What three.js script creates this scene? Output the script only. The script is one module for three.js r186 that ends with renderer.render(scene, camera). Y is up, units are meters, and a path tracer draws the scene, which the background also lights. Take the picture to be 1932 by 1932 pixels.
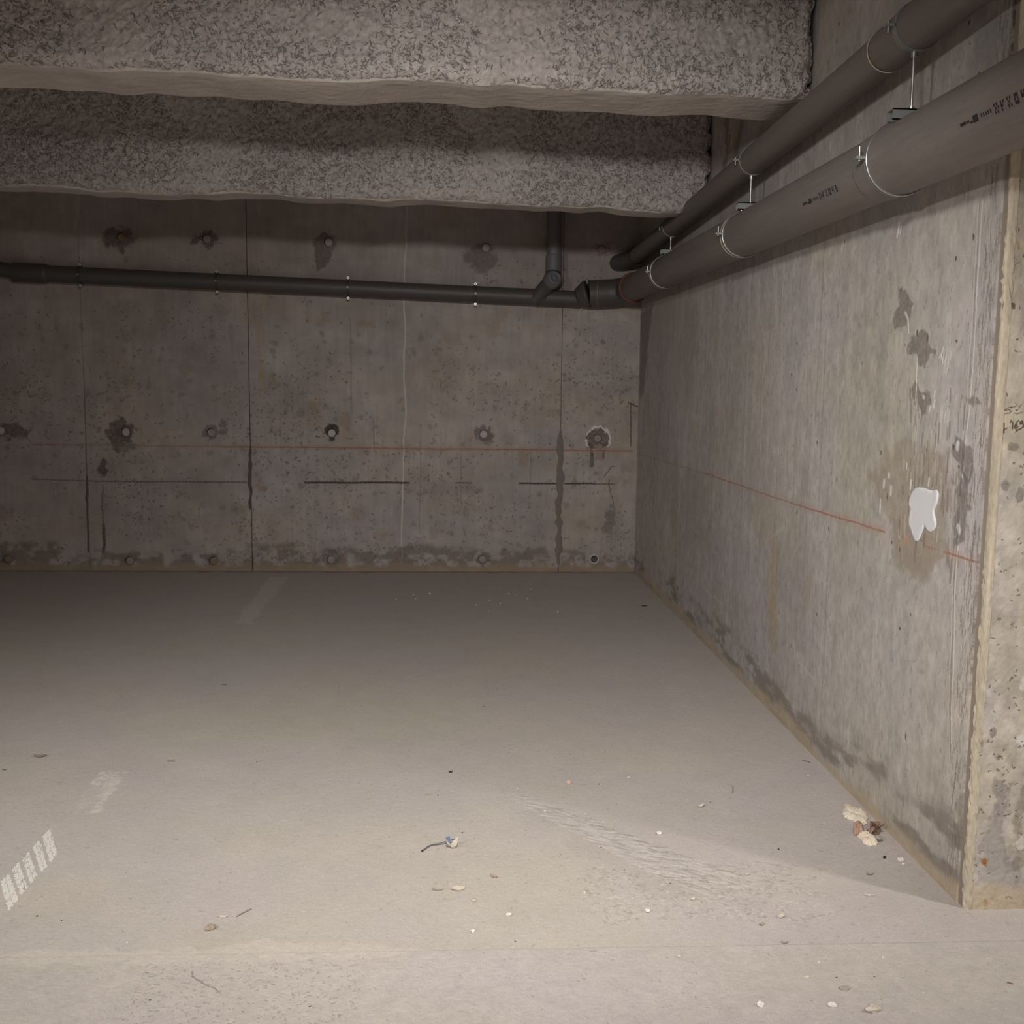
import * as THREE from 'three';
import { mergeGeometries, mergeVertices, toCreasedNormals } from 'three/addons/utils/BufferGeometryUtils.js';

// ------------------------------------------------------------------ camera, light, exposure
const scene = new THREE.Scene();
scene.background = new THREE.Color(0x000000);
const camera = new THREE.PerspectiveCamera(53.5, 1, 0.05, 60);
camera.position.set(-1.4415, 1.4471, 8.2326);
camera.rotation.set(-0.1152, -0.0515, 0.0115, 'YXZ');
const renderer = new THREE.WebGLRenderer({ antialias: true });
renderer.toneMapping = THREE.LinearToneMapping;
renderer.toneMappingExposure = 1.0;
renderer.shadowMap.enabled = true;
const LAMPS = [ // unseen reflector lamps of the driving aisle, plus fill lamps added to balance brightness: position, aim, half angle, candela, name
  [[-1.3, 2.45, 7.2], [-1.4, 0, 2.8], 0.85, 28, 'reflector lamp above the camera, aimed into the parking bay'],
  [[-4, 2.5, 9], [-0.5, 0, 3.2], 0.6, 26, 'added fill lamp behind the camera on the left, aimed at the right wall'],  // unseen fill, added and aimed to brighten the right wall
  [[-1.3, 2.4, 9.5], [-1.3, 0, 9.5], 1.4, 54, 'added fill lamp behind the camera, aimed straight down'],  // unseen downlight added to lift the overall brightness
  [[-5, 2.4, 6.55], [-5, 0, 6.55], 1.4, 18, 'added fill lamp left of the camera, aimed straight down'],  // extra downlight out of view, added to balance the brightness
  [[1.5, 2.4, 6.62], [1.5, 0, 6.62], 1.4, 12, 'reflector lamp beyond the end of the right wall, aimed straight down'],
];

// ------------------------------------------------------------------ helpers
function rng(seed) { let a = seed >>> 0; return () => { a = (a + 0x6D2B79F5) | 0; let t = Math.imul(a ^ (a >>> 15), 1 | a); t = (t + Math.imul(t ^ (t >>> 7), 61 | t)) ^ t; return ((t ^ (t >>> 14)) >>> 0) / 4294967296; }; }
const clamp = (v, a, b) => v < a ? a : v > b ? b : v;
const sstep = (a, b, v) => { const t = clamp((v - a) / (b - a), 0, 1); return t * t * (3 - 2 * t); };
function field(W, H, nx, ny, seed) { // smooth value noise 0..1, wraps at the edges
  nx = Math.max(2, Math.round(nx)); ny = Math.max(2, Math.round(ny));
  const r = rng(seed), L = new Float32Array(nx * ny), out = new Float32Array(W * H);
  for (let i = 0; i < L.length; i++) L[i] = r();
  const xi = new Int32Array(W), xj = new Int32Array(W), xf = new Float32Array(W);
  for (let x = 0; x < W; x++) { const t = x / W * nx, i = Math.floor(t), f = t - i; xi[x] = i % nx; xj[x] = (i + 1) % nx; xf[x] = f * f * (3 - 2 * f); }
  for (let y = 0; y < H; y++) {
    const t = y / H * ny, j = Math.floor(t), f = t - j, g = f * f * (3 - 2 * f), a = (j % ny) * nx, b = ((j + 1) % ny) * nx;
    for (let x = 0; x < W; x++) { const p = L[a + xi[x]] * (1 - xf[x]) + L[a + xj[x]] * xf[x], q = L[b + xi[x]] * (1 - xf[x]) + L[b + xj[x]] * xf[x]; out[y * W + x] = p + (q - p) * g; }
  }
  return out;
}
const nh = (x, y, s) => { let h = Math.imul(x | 0, 374761393) + Math.imul(y | 0, 668265263) + Math.imul(s, 974634533); h = Math.imul(h ^ (h >>> 13), 1274126177); return ((h ^ (h >>> 16)) >>> 0) / 4294967296; };
function noise2(x, y, s) { const i = Math.floor(x), j = Math.floor(y); let f = x - i, g = y - j; f = f * f * (3 - 2 * f); g = g * g * (3 - 2 * g); const a = nh(i, j, s), b = nh(i + 1, j, s), c = nh(i, j + 1, s), d = nh(i + 1, j + 1, s); return (a + (b - a) * f) * (1 - g) + (c + (d - c) * f) * g; }

class Paint { // a surface painted in metres: u0..u1 across, v0..v1 up
  constructor(W, H, u0, u1, v0, v1, base, seed) {
    Object.assign(this, { W, H, u0, u1, v0, v1, seed }); this.rand = rng(seed);
    this.c = new Float32Array(W * H * 3); this.h = new Float32Array(W * H).fill(0.6);
    for (let i = 0; i < W * H; i++) { this.c[3 * i] = base[0]; this.c[3 * i + 1] = base[1]; this.c[3 * i + 2] = base[2]; }
    this.sx = W / (u1 - u0); this.sy = H / (v1 - v0);
  }
  f(cu, cv = cu) { return field(this.W, this.H, (this.u1 - this.u0) / cu, (this.v1 - this.v0) / cv, this.seed += 7); }
  fbm(cu, cv, oct) { const o = this.f(cu, cv); let a = 1, t = 1; for (let k = 1; k < oct; k++) { a *= 0.55; t += a; const g = this.f(cu / 2 ** k, cv / 2 ** k); for (let i = 0; i < o.length; i++) o[i] += a * g[i]; } for (let i = 0; i < o.length; i++) o[i] /= t; return o; }
  shade(n, amp, tint = [1, 1, 1]) { const c = this.c; for (let i = 0; i < n.length; i++) { const k = (n[i] - 0.5) * amp; c[3 * i] *= 1 + k * tint[0]; c[3 * i + 1] *= 1 + k * tint[1]; c[3 * i + 2] *= 1 + k * tint[2]; } }
  relief(n, amp) { for (let i = 0; i < n.length; i++) this.h[i] += (n[i] - 0.5) * amp; }
  mixAt(i, col, a) { const c = this.c; c[3 * i] += (col[0] - c[3 * i]) * a; c[3 * i + 1] += (col[1] - c[3 * i + 1]) * a; c[3 * i + 2] += (col[2] - c[3 * i + 2]) * a; }
  stroke(pts, w, col, alpha, dh = 0, wrap = false) {
    const { W, H, sx, sy } = this, s = Math.min(sx, sy), hw = Math.max(w / 2, 0.55 / s);
    if (w / 2 < hw) alpha *= Math.max(0.3, w / 2 / hw);
    for (let k = 0; k + 1 < pts.length; k++) {
      const [ax, ay] = pts[k], [bx, by] = pts[k + 1], dx = bx - ax, dy = by - ay, L2 = dx * dx + dy * dy || 1e-9, m = hw * 1.6;
      const x0 = Math.floor((Math.min(ax, bx) - m - this.u0) * sx), x1 = Math.ceil((Math.max(ax, bx) + m - this.u0) * sx);
      const y0 = Math.floor((Math.min(ay, by) - m - this.v0) * sy), y1 = Math.ceil((Math.max(ay, by) + m - this.v0) * sy);
      for (let y = y0; y <= y1; y++) for (let x = x0; x <= x1; x++) {
        let X = x, Y = y; if (wrap) { X = ((x % W) + W) % W; Y = ((y % H) + H) % H; } else if (x < 0 || y < 0 || x >= W || y >= H) continue;
        const u = this.u0 + (x + 0.5) / sx, v = this.v0 + (y + 0.5) / sy, t = clamp(((u - ax) * dx + (v - ay) * dy) / L2, 0, 1);
        const d = Math.hypot(u - ax - t * dx, v - ay - t * dy), a = alpha * (1 - sstep(hw * 0.6, hw * 1.5, d));
        if (a <= 0.003) continue; const i = Y * W + X; this.mixAt(i, col, a); this.h[i] += dh * a;
      }
    }
  }
  wander(a, b, step, amp) { const [ax, ay] = a, [bx, by] = b, L = Math.hypot(bx - ax, by - ay), n = Math.max(1, Math.round(L / step)), o = []; let off = 0; for (let i = 0; i <= n; i++) { const t = i / n; off = off * 0.8 + (this.rand() - 0.5) * amp; const e = (i === 0 || i === n) ? 0 : off; o.push([ax + (bx - ax) * t - (by - ay) / L * e, ay + (by - ay) * t + (bx - ax) / L * e]); } return o; }
  squiggle(u, v, len, w, col, alpha, dh, wrap) { let a = this.rand() * 6.28; const n = 4 + Math.floor(this.rand() * 3), p = [[u, v]]; for (let i = 0; i < n; i++) { a += (this.rand() - 0.5) * 3; u += Math.cos(a) * len / n; v += Math.sin(a) * len / n; p.push([u, v]); } this.stroke(p, w, col, alpha, dh, wrap); }
  poly(pts, col, alpha, soft = 0.01, rag = 0.02, cell = 0.04, dh = 0) { // ragged stain with an outline
    const { W, H, sx, sy } = this, s = (this.seed += 3); let x0 = 1e9, x1 = -1e9, y0 = 1e9, y1 = -1e9;
    for (const [u, v] of pts) { x0 = Math.min(x0, u); x1 = Math.max(x1, u); y0 = Math.min(y0, v); y1 = Math.max(y1, v); }
    const m = rag + soft, X0 = Math.max(0, Math.floor((x0 - m - this.u0) * sx)), X1 = Math.min(W - 1, Math.ceil((x1 + m - this.u0) * sx)), Y0 = Math.max(0, Math.floor((y0 - m - this.v0) * sy)), Y1 = Math.min(H - 1, Math.ceil((y1 + m - this.v0) * sy));
    for (let y = Y0; y <= Y1; y++) for (let x = X0; x <= X1; x++) {
      const u = this.u0 + (x + 0.5) / sx, v = this.v0 + (y + 0.5) / sy; let ins = false, d = 1e9;
      for (let k = 0, j = pts.length - 1; k < pts.length; j = k++) { const [ax, ay] = pts[j], [bx, by] = pts[k]; if ((ay > v) !== (by > v) && u < (bx - ax) * (v - ay) / (by - ay) + ax) ins = !ins; const dx = bx - ax, dy = by - ay, t = clamp(((u - ax) * dx + (v - ay) * dy) / (dx * dx + dy * dy || 1e-9), 0, 1); d = Math.min(d, Math.hypot(u - ax - t * dx, v - ay - t * dy)); }
      let sd = ins ? -d : d; sd += (noise2(u / cell, v / cell, s) + 0.5 * noise2(u / cell * 2.7, v / cell * 2.7, s + 1) - 0.75) * rag * 1.6;
      const a = alpha * (1 - sstep(-soft, soft, sd)) * (0.72 + 0.5 * noise2(u / cell * 4, v / cell * 4, s + 2)); if (a > 0.004) { const i = y * W + x; this.mixAt(i, col, Math.min(1, a)); this.h[i] += dh * a; }
    }
  }
  blob(u, v, ru, rv, col, alpha, soft = 0.012, rag = 0.02, cell = 0.035, dh = 0) { const p = []; for (let k = 0; k < 14; k++) p.push([u + ru * Math.cos(k / 14 * 6.283), v + rv * Math.sin(k / 14 * 6.283)]); this.poly(p, col, alpha, soft, rag, cell, dh); }
  grain(amp) { const c = this.c, r = this.rand; for (let i = 0; i < this.W * this.H; i++) { const k = 1 + (r() - 0.5) * amp; c[3 * i] *= k; c[3 * i + 1] *= k; c[3 * i + 2] *= k; } }
  map(wrap) { const n = this.W * this.H, d = new Uint8Array(n * 4); for (let i = 0; i < n; i++) { d[4 * i] = clamp(this.c[3 * i], 0, 255); d[4 * i + 1] = clamp(this.c[3 * i + 1], 0, 255); d[4 * i + 2] = clamp(this.c[3 * i + 2], 0, 255); d[4 * i + 3] = 255; } return tex(d, this.W, this.H, true, wrap); }
  bump(wrap) { const n = this.W * this.H, d = new Uint8Array(n * 4); for (let i = 0; i < n; i++) { const q = clamp(this.h[i], 0, 1) * 255; d[4 * i] = d[4 * i + 1] = d[4 * i + 2] = q; d[4 * i + 3] = 255; } return tex(d, this.W, this.H, false, wrap); }
}
function tex(d, W, H, srgb, wrap) { const t = new THREE.DataTexture(d, W, H, THREE.RGBAFormat); t.magFilter = THREE.LinearFilter; t.minFilter = THREE.LinearFilter; t.wrapS = t.wrapT = wrap ? THREE.RepeatWrapping : THREE.ClampToEdgeWrapping; if (srgb) t.colorSpace = THREE.SRGBColorSpace; t.needsUpdate = true; return t; }
function surfMat(p, rough, bumpM, wrap = false) { return new THREE.MeshStandardMaterial({ map: p.map(wrap), bumpMap: p.bump(wrap), bumpScale: bumpM, roughness: rough, metalness: 0 }); }
const rgb = (r, g, b) => new THREE.Color().setRGB(r / 255, g / 255, b / 255, THREE.SRGBColorSpace);
const mat = (r, g, b, rough = 0.8, metal = 0, extra = {}) => new THREE.MeshStandardMaterial({ color: rgb(r, g, b), roughness: rough, metalness: metal, ...extra });

const used = {};
function numbered(n) { const k = used[n] = (used[n] ?? -1) + 1; return k ? `${n}_${String(k).padStart(3, '0')}` : n; }
function tag(o, label, category, group, kind) { if (label) o.userData.label = label; if (category) o.userData.category = category; if (group) o.userData.group = group; if (kind) o.userData.kind = kind; return o; }
function thing(name, label, category, pos = [0, 0, 0], group, kind) { const o = new THREE.Group(); o.name = numbered(name); o.position.set(...pos); scene.add(o); return tag(o, label, category, group, kind); }
function part(name, geo, m, parent, label) { const o = new THREE.Mesh(geo, m); o.name = name; parent.add(o); if (label) o.userData.label = label; return o; }
function planar(g, au, u0, u1, av, v0, v1) { const p = g.attributes.position, uv = new Float32Array(p.count * 2); for (let i = 0; i < p.count; i++) { uv[2 * i] = (p.getComponent(i, au) - u0) / (u1 - u0); uv[2 * i + 1] = (p.getComponent(i, av) - v0) / (v1 - v0); } g.setAttribute('uv', new THREE.BufferAttribute(uv, 2)); return g; }
function bx(x0, x1, y0, y1, z0, z1) { const g = new THREE.BoxGeometry(x1 - x0, y1 - y0, z1 - z0); g.translate((x0 + x1) / 2, (y0 + y1) / 2, (z0 + z1) / 2); return g; }
const V = (x, y, z) => new THREE.Vector3(x, y, z);
function orient(g, a, b) { const d = V(...b).sub(V(...a)); const q = new THREE.Quaternion().setFromUnitVectors(V(0, 1, 0), d.clone().normalize()); g.applyQuaternion(q); g.translate((a[0] + b[0]) / 2, (a[1] + b[1]) / 2, (a[2] + b[2]) / 2); return g; }
function cyl(a, b, r0, r1 = r0, seg = 32, open = false) { const L = V(...b).distanceTo(V(...a)); return orient(new THREE.CylinderGeometry(r1, r0, L, seg, 1, open), a, b); }
function lathe(a, b, prof, seg = 40) { // prof: [radius, 0..1 along a->b]
  const L = V(...b).distanceTo(V(...a)); const g = new THREE.LatheGeometry(prof.map(([r, t]) => new THREE.Vector2(Math.max(r, 1e-4), (t - 0.5) * L)), seg); return orient(g, a, b);
}
function bend(pts, r, n = 24, seg = 28) { return new THREE.TubeGeometry(new THREE.CatmullRomCurve3(pts.map(p => V(...p))), n, r, seg, false); }
function band(c, r, w, t, axis = 'z') { // flat ring of width w and thickness t round an axis
  const g = new THREE.LatheGeometry([[r, -w / 2], [r + t, -w / 2], [r + t, w / 2], [r, w / 2], [r, -w / 2]].map(([a, b]) => new THREE.Vector2(a, b)), 48);
  if (axis === 'z') g.rotateX(Math.PI / 2); else if (axis === 'x') g.rotateZ(Math.PI / 2); g.translate(...c); return toCreasedNormals(g, 0.6);
}

// ------------------------------------------------------------------ surfaces
// back wall: u = x, v = y
const BX0 = -5.6, BX1 = 0.04;
const pb = new Paint(2048, 1152, BX0, BX1, 0, 3.17, [164, 154, 147], 11);
{
  pb.shade(pb.fbm(0.9, 0.7, 4), 0.2, [1, 1, 1.05]); pb.shade(pb.fbm(0.5, 0.35, 3), 0.1, [0.4, 0.1, -1]);
  pb.shade(pb.fbm(0.12, 0.1, 3), 0.16); pb.shade(pb.f(0.02, 0.16), 0.05);
  pb.relief(pb.fbm(0.3, 0.3, 3), 0.25); pb.relief(pb.f(0.012), 0.1);
  const dark = [98, 89, 83], den = pb.fbm(0.5, 0.4, 2);
  for (let i = 0; i < 9000; i++) { const u = BX0 + pb.rand() * (BX1 - BX0), v = pb.rand() * 2.5, k = den[Math.floor(v / 3.17 * 1152) * 2048 + Math.floor((u - BX0) / (BX1 - BX0) * 2047)]; if (pb.rand() > (k - 0.3) * 2.2 * (v < 1.7 ? 1 : 0.4)) continue; pb.squiggle(u, v, 0.01 + pb.rand() * 0.028, 0.004 + pb.rand() * 0.004, dark, 0.12 + pb.rand() * 0.3, -0.1); }
  for (let i = 0; i < 260; i++) pb.blob(BX0 + pb.rand() * 5.6, 0.1 + pb.rand() * 1.9, 0.008 + pb.rand() * 0.02, 0.008 + pb.rand() * 0.02, dark, 0.25, 0.008, 0.012, 0.02);
  for (let i = 0; i < 40; i++) pb.blob(BX0 + pb.rand() * 5.6, 0.2 + pb.rand() * 1.9, 0.02 + pb.rand() * 0.04, 0.02 + pb.rand() * 0.06, [140, 118, 92], 0.28, 0.02, 0.03, 0.03);
  const wet = [78, 68, 63];
  // damp blotches round the tie holes
  pb.poly([[-4.214, 2.654], [-4.148, 2.704], [-4.011, 2.698], [-3.965, 2.611], [-4.048, 2.545], [-4.075, 2.455], [-4.105, 2.535], [-4.201, 2.566]], wet, 0.62, 0.02, 0.03);
  pb.poly([[-3.559, 2.578], [-3.5, 2.668], [-3.394, 2.694], [-3.306, 2.583], [-3.371, 2.598], [-3.421, 2.548], [-3.486, 2.595]], wet, 0.6, 0.015, 0.03);
  pb.poly([[-2.608, 2.596], [-2.549, 2.686], [-2.425, 2.672], [-2.443, 2.542], [-2.51, 2.442], [-2.569, 2.392], [-2.592, 2.482]], wet, 0.5, 0.015, 0.025);
  pb.poly([[-1.435, 2.502], [-1.377, 2.61], [-1.21, 2.63], [-1.141, 2.467], [-1.208, 2.432], [-1.317, 2.414]], wet, 0.42, 0.02, 0.03);
  pb.blob(...[-0.323, 2.605], 0.07, 0.05, wet, 0.3, 0.02, 0.04);
  pb.poly([[-5.053, 1.169], [-4.945, 1.191], [-4.858, 1.121], [-4.877, 1.062], [-5.017, 1.044]], wet, 0.5, 0.015, 0.03);
  pb.poly([[-4.25, 1.11], [-4.223, 1.194], [-4.098, 1.221], [-4.026, 1.138], [-4.062, 1.07], [-4.164, 0.96], [-4.228, 1.052]], wet, 0.62, 0.015, 0.03);
  pb.blob(...[-4.064, 0.998], 0.05, 0.045, wet, 0.45, 0.01, 0.03); pb.blob(...[-3.336, 1.186], 0.04, 0.03, wet, 0.4, 0.01, 0.02); pb.blob(...[-3.32, 1.123], 0.03, 0.03, wet, 0.4, 0.01, 0.02);
  for (const [p, r] of [[[-4.101, 1.116], 0.065], [[-3.429, 1.118], 0.06], [[-1.256, 1.126], 0.065], [[-5.071, 1.119], 0.05], [[-1.256, 0.102], 0.06], [[-2.49, 0.094], 0.07], [[-4.101, 0.08], 0.04], [[-5.06, 0.09], 0.06], [[-3.435, 0.082], 0.04]]) pb.blob(p[0], p[1], r, r, [94, 86, 82], 0.55, 0.008, 0.022, 0.03);
  pb.blob(...[-2.476, 1.144], 0.055, 0.05, [64, 55, 52], 0.9, 0.006, 0.01); pb.blob(...[-2.473, 1.085], 0.024, 0.028, [64, 55, 52], 0.9, 0.006, 0.006);
  pb.blob(...[-1.213, 1.088], 0.05, 0.05, [104, 95, 86], 0.5, 0.01, 0.03);
  // spalled tie hole with a lime rim and two runs
  pb.blob(...[-0.325, 1.096], 0.108, 0.108, [222, 216, 210], 0.9, 0.005, 0.012, 0.03); pb.blob(...[-0.329, 1.092], 0.086, 0.09, [98, 84, 76], 0.85, 0.006, 0.016, 0.03, -0.3);
  pb.poly([[-0.358, 1.053], [-0.289, 1.053], [-0.269, 0.924], [-0.347, 0.923]], [150, 136, 124], 0.9, 0.006, 0.01);
  pb.stroke([[-0.384, 1.044], [-0.37, 0.966], [-0.368, 0.88]], 0.03, [98, 86, 80], 0.7); pb.stroke([[-0.263, 1.045], [-0.274, 0.95]], 0.028, [98, 86, 80], 0.6);
  pb.stroke([[-0.392, 1.018], [-0.387, 0.949]], 0.008, [196, 190, 182], 0.6); pb.stroke([[-0.253, 1.019], [-0.261, 0.95]], 0.008, [196, 190, 182], 0.6);
  pb.stroke(pb.wander([-0.222, 0.764], [-0.19, 0.533], 0.03, 0.02), 0.006, [80, 72, 66], 0.7); pb.poly([[-0.259, 0.458], [-0.208, 0.546], [-0.145, 0.489], [-0.168, 0.349], [-0.264, 0.313]], [104, 96, 88], 0.5, 0.012, 0.03);
  pb.stroke(pb.wander([-0.266, 0.785], [-0.181, 0.873], 0.02, 0.02), 0.008, [90, 80, 74], 0.6);
  // lime runs down the cracks
  const lime = [186, 174, 160];
  { let prev = null; for (const p of [[-1.874, 2.91], [-1.878, 2.658], [-1.891, 2.371], [-1.895, 2.103], [-1.887, 1.833], [-1.896, 1.539], [-1.879, 1.286], [-1.901, 1.065], [-1.901, 0.773], [-1.91, 0.514], [-1.919, 0.07]]) { if (prev) pb.stroke(pb.wander(prev, p, 0.05, 0.008), 0.011, [204, 192, 178], 0.85, 0.2); prev = p; } }
  pb.stroke(pb.wander([-4.404, 2.97], [-4.427, 2.682], 0.05, 0.01), 0.022, lime, 0.5); pb.stroke(pb.wander([-2.985, 2.92], [-3.007, 2.065], 0.06, 0.01), 0.012, [172, 150, 120], 0.35);
  pb.stroke(pb.wander([-3.033, 2.024], [-3.022, 1.442], 0.06, 0.014), 0.03, [172, 148, 112], 0.3); pb.stroke(pb.wander([-2.142, 1.241], [-2.134, 0.986], 0.06, 0.008), 0.008, [110, 100, 92], 0.5);
  for (const [a, b] of [[[-1.76, 1.074], [-1.764, 0.341]], [[-2.322, 2.034], [-2.311, 1.281]], [[-0.868, 0.997], [-0.872, 0.651]], [[-1.435, 0.949], [-1.441, 0.517]]]) pb.stroke(pb.wander(a, b, 0.05, 0.006), 0.007, [116, 106, 96], 0.4);
  // snapped red chalk line
  { const p = pb.wander([-4.83, 1.011], [-0.04, 0.999], 0.03, 0.003); for (let i = 0; i + 1 < p.length; i++) { const k = i / p.length, a = k < 0.3 ? 0.25 + 0.2 * pb.rand() : 0.6 + pb.rand() * 0.3; pb.stroke([p[i], p[i + 1]], 0.006 + pb.rand() * 0.004, [136, 88, 70], a * 0.85); pb.stroke([p[i], p[i + 1]], 0.035, [164, 130, 108], a * 0.2); } }
  // board joint prints
  for (const [a, b, w, k] of [[[-4.842, 0.735], [-4.346, 0.721], 0.01, 0.3], [[-4.346, 0.721], [-3.152, 0.721], 0.011, 0.42], [[-2.692, 0.725], [-1.858, 0.726], 0.015, 0.75], [[-1.477, 0.729], [-1.348, 0.725], 0.01, 0.5], [[-0.959, 0.728], [-0.656, 0.728], 0.012, 0.8], [[-0.587, 0.729], [-0.343, 0.728], 0.012, 0.8], [[-0.343, 0.728], [-0.177, 0.727], 0.009, 0.5]]) pb.stroke(pb.wander(a, b, 0.03, 0.004), w, [72, 64, 58], k, -0.35);
  { let prev = null; for (const p of [[-4.405, 1.633], [-4.409, 1.176], [-4.412, 0.755], [-4.419, 0.329], [-4.421, 0.148]]) { if (prev) pb.stroke(pb.wander(prev, p, 0.03, 0.004), prev[1] > 1.1 ? 0.006 : 0.012, [82, 73, 69], prev[1] > 1.1 ? 0.4 : 0.75, -0.2); prev = p; } }
  pb.blob(...[-4.281, 0.832], 0.03, 0.06, wet, 0.65, 0.015, 0.03); pb.stroke(pb.wander([-4.296, 0.372], [-4.304, 0.149], 0.03, 0.01), 0.022, wet, 0.6); pb.stroke(pb.wander([-4.289, 0.692], [-4.292, 0.372], 0.03, 0.02), 0.012, wet, 0.35);
  pb.blob(...[-3.035, 0.679], 0.05, 0.05, [140, 108, 84], 0.3, 0.02, 0.04); pb.stroke(pb.wander([-0.058, 1.391], [-0.054, 1.038], 0.04, 0.006), 0.01, [72, 64, 60], 0.55);
  pb.stroke(pb.wander([-0.08, 1.39], [0.007, 1.366], 0.02, 0.02), 0.012, [70, 62, 58], 0.6);
  // rising damp and splashed sand along the foot of the wall
  const rag = pb.fbm(0.35, 0.2, 4), rag2 = pb.fbm(0.07, 0.06, 3);
  for (let y = 0; y < 1152; y++) for (let x = 0; x < 2048; x++) { const v = y / 1152 * 3.17, i = y * 2048 + x; if (v > 0.4) break; const top = 0.19 + (rag[i] - 0.5) * 0.2; const a = sstep(top + 0.03, top - 0.03, v) * sstep(0.36, 0.66, rag2[i] * 0.9 + rag[i] * 0.15) * (0.5 + 0.5 * sstep(0.0, 0.08, v)); pb.mixAt(i, [104, 93, 82], 0.55 * a); const t2 = 0.05 + (rag2[i] - 0.5) * 0.07; pb.mixAt(i, [150, 130, 106], 0.7 * sstep(t2 + 0.012, t2 - 0.012, v)); }
  pb.grain(0.08);
}
const backMat = surfMat(pb, 0.92, 0.006);

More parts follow.
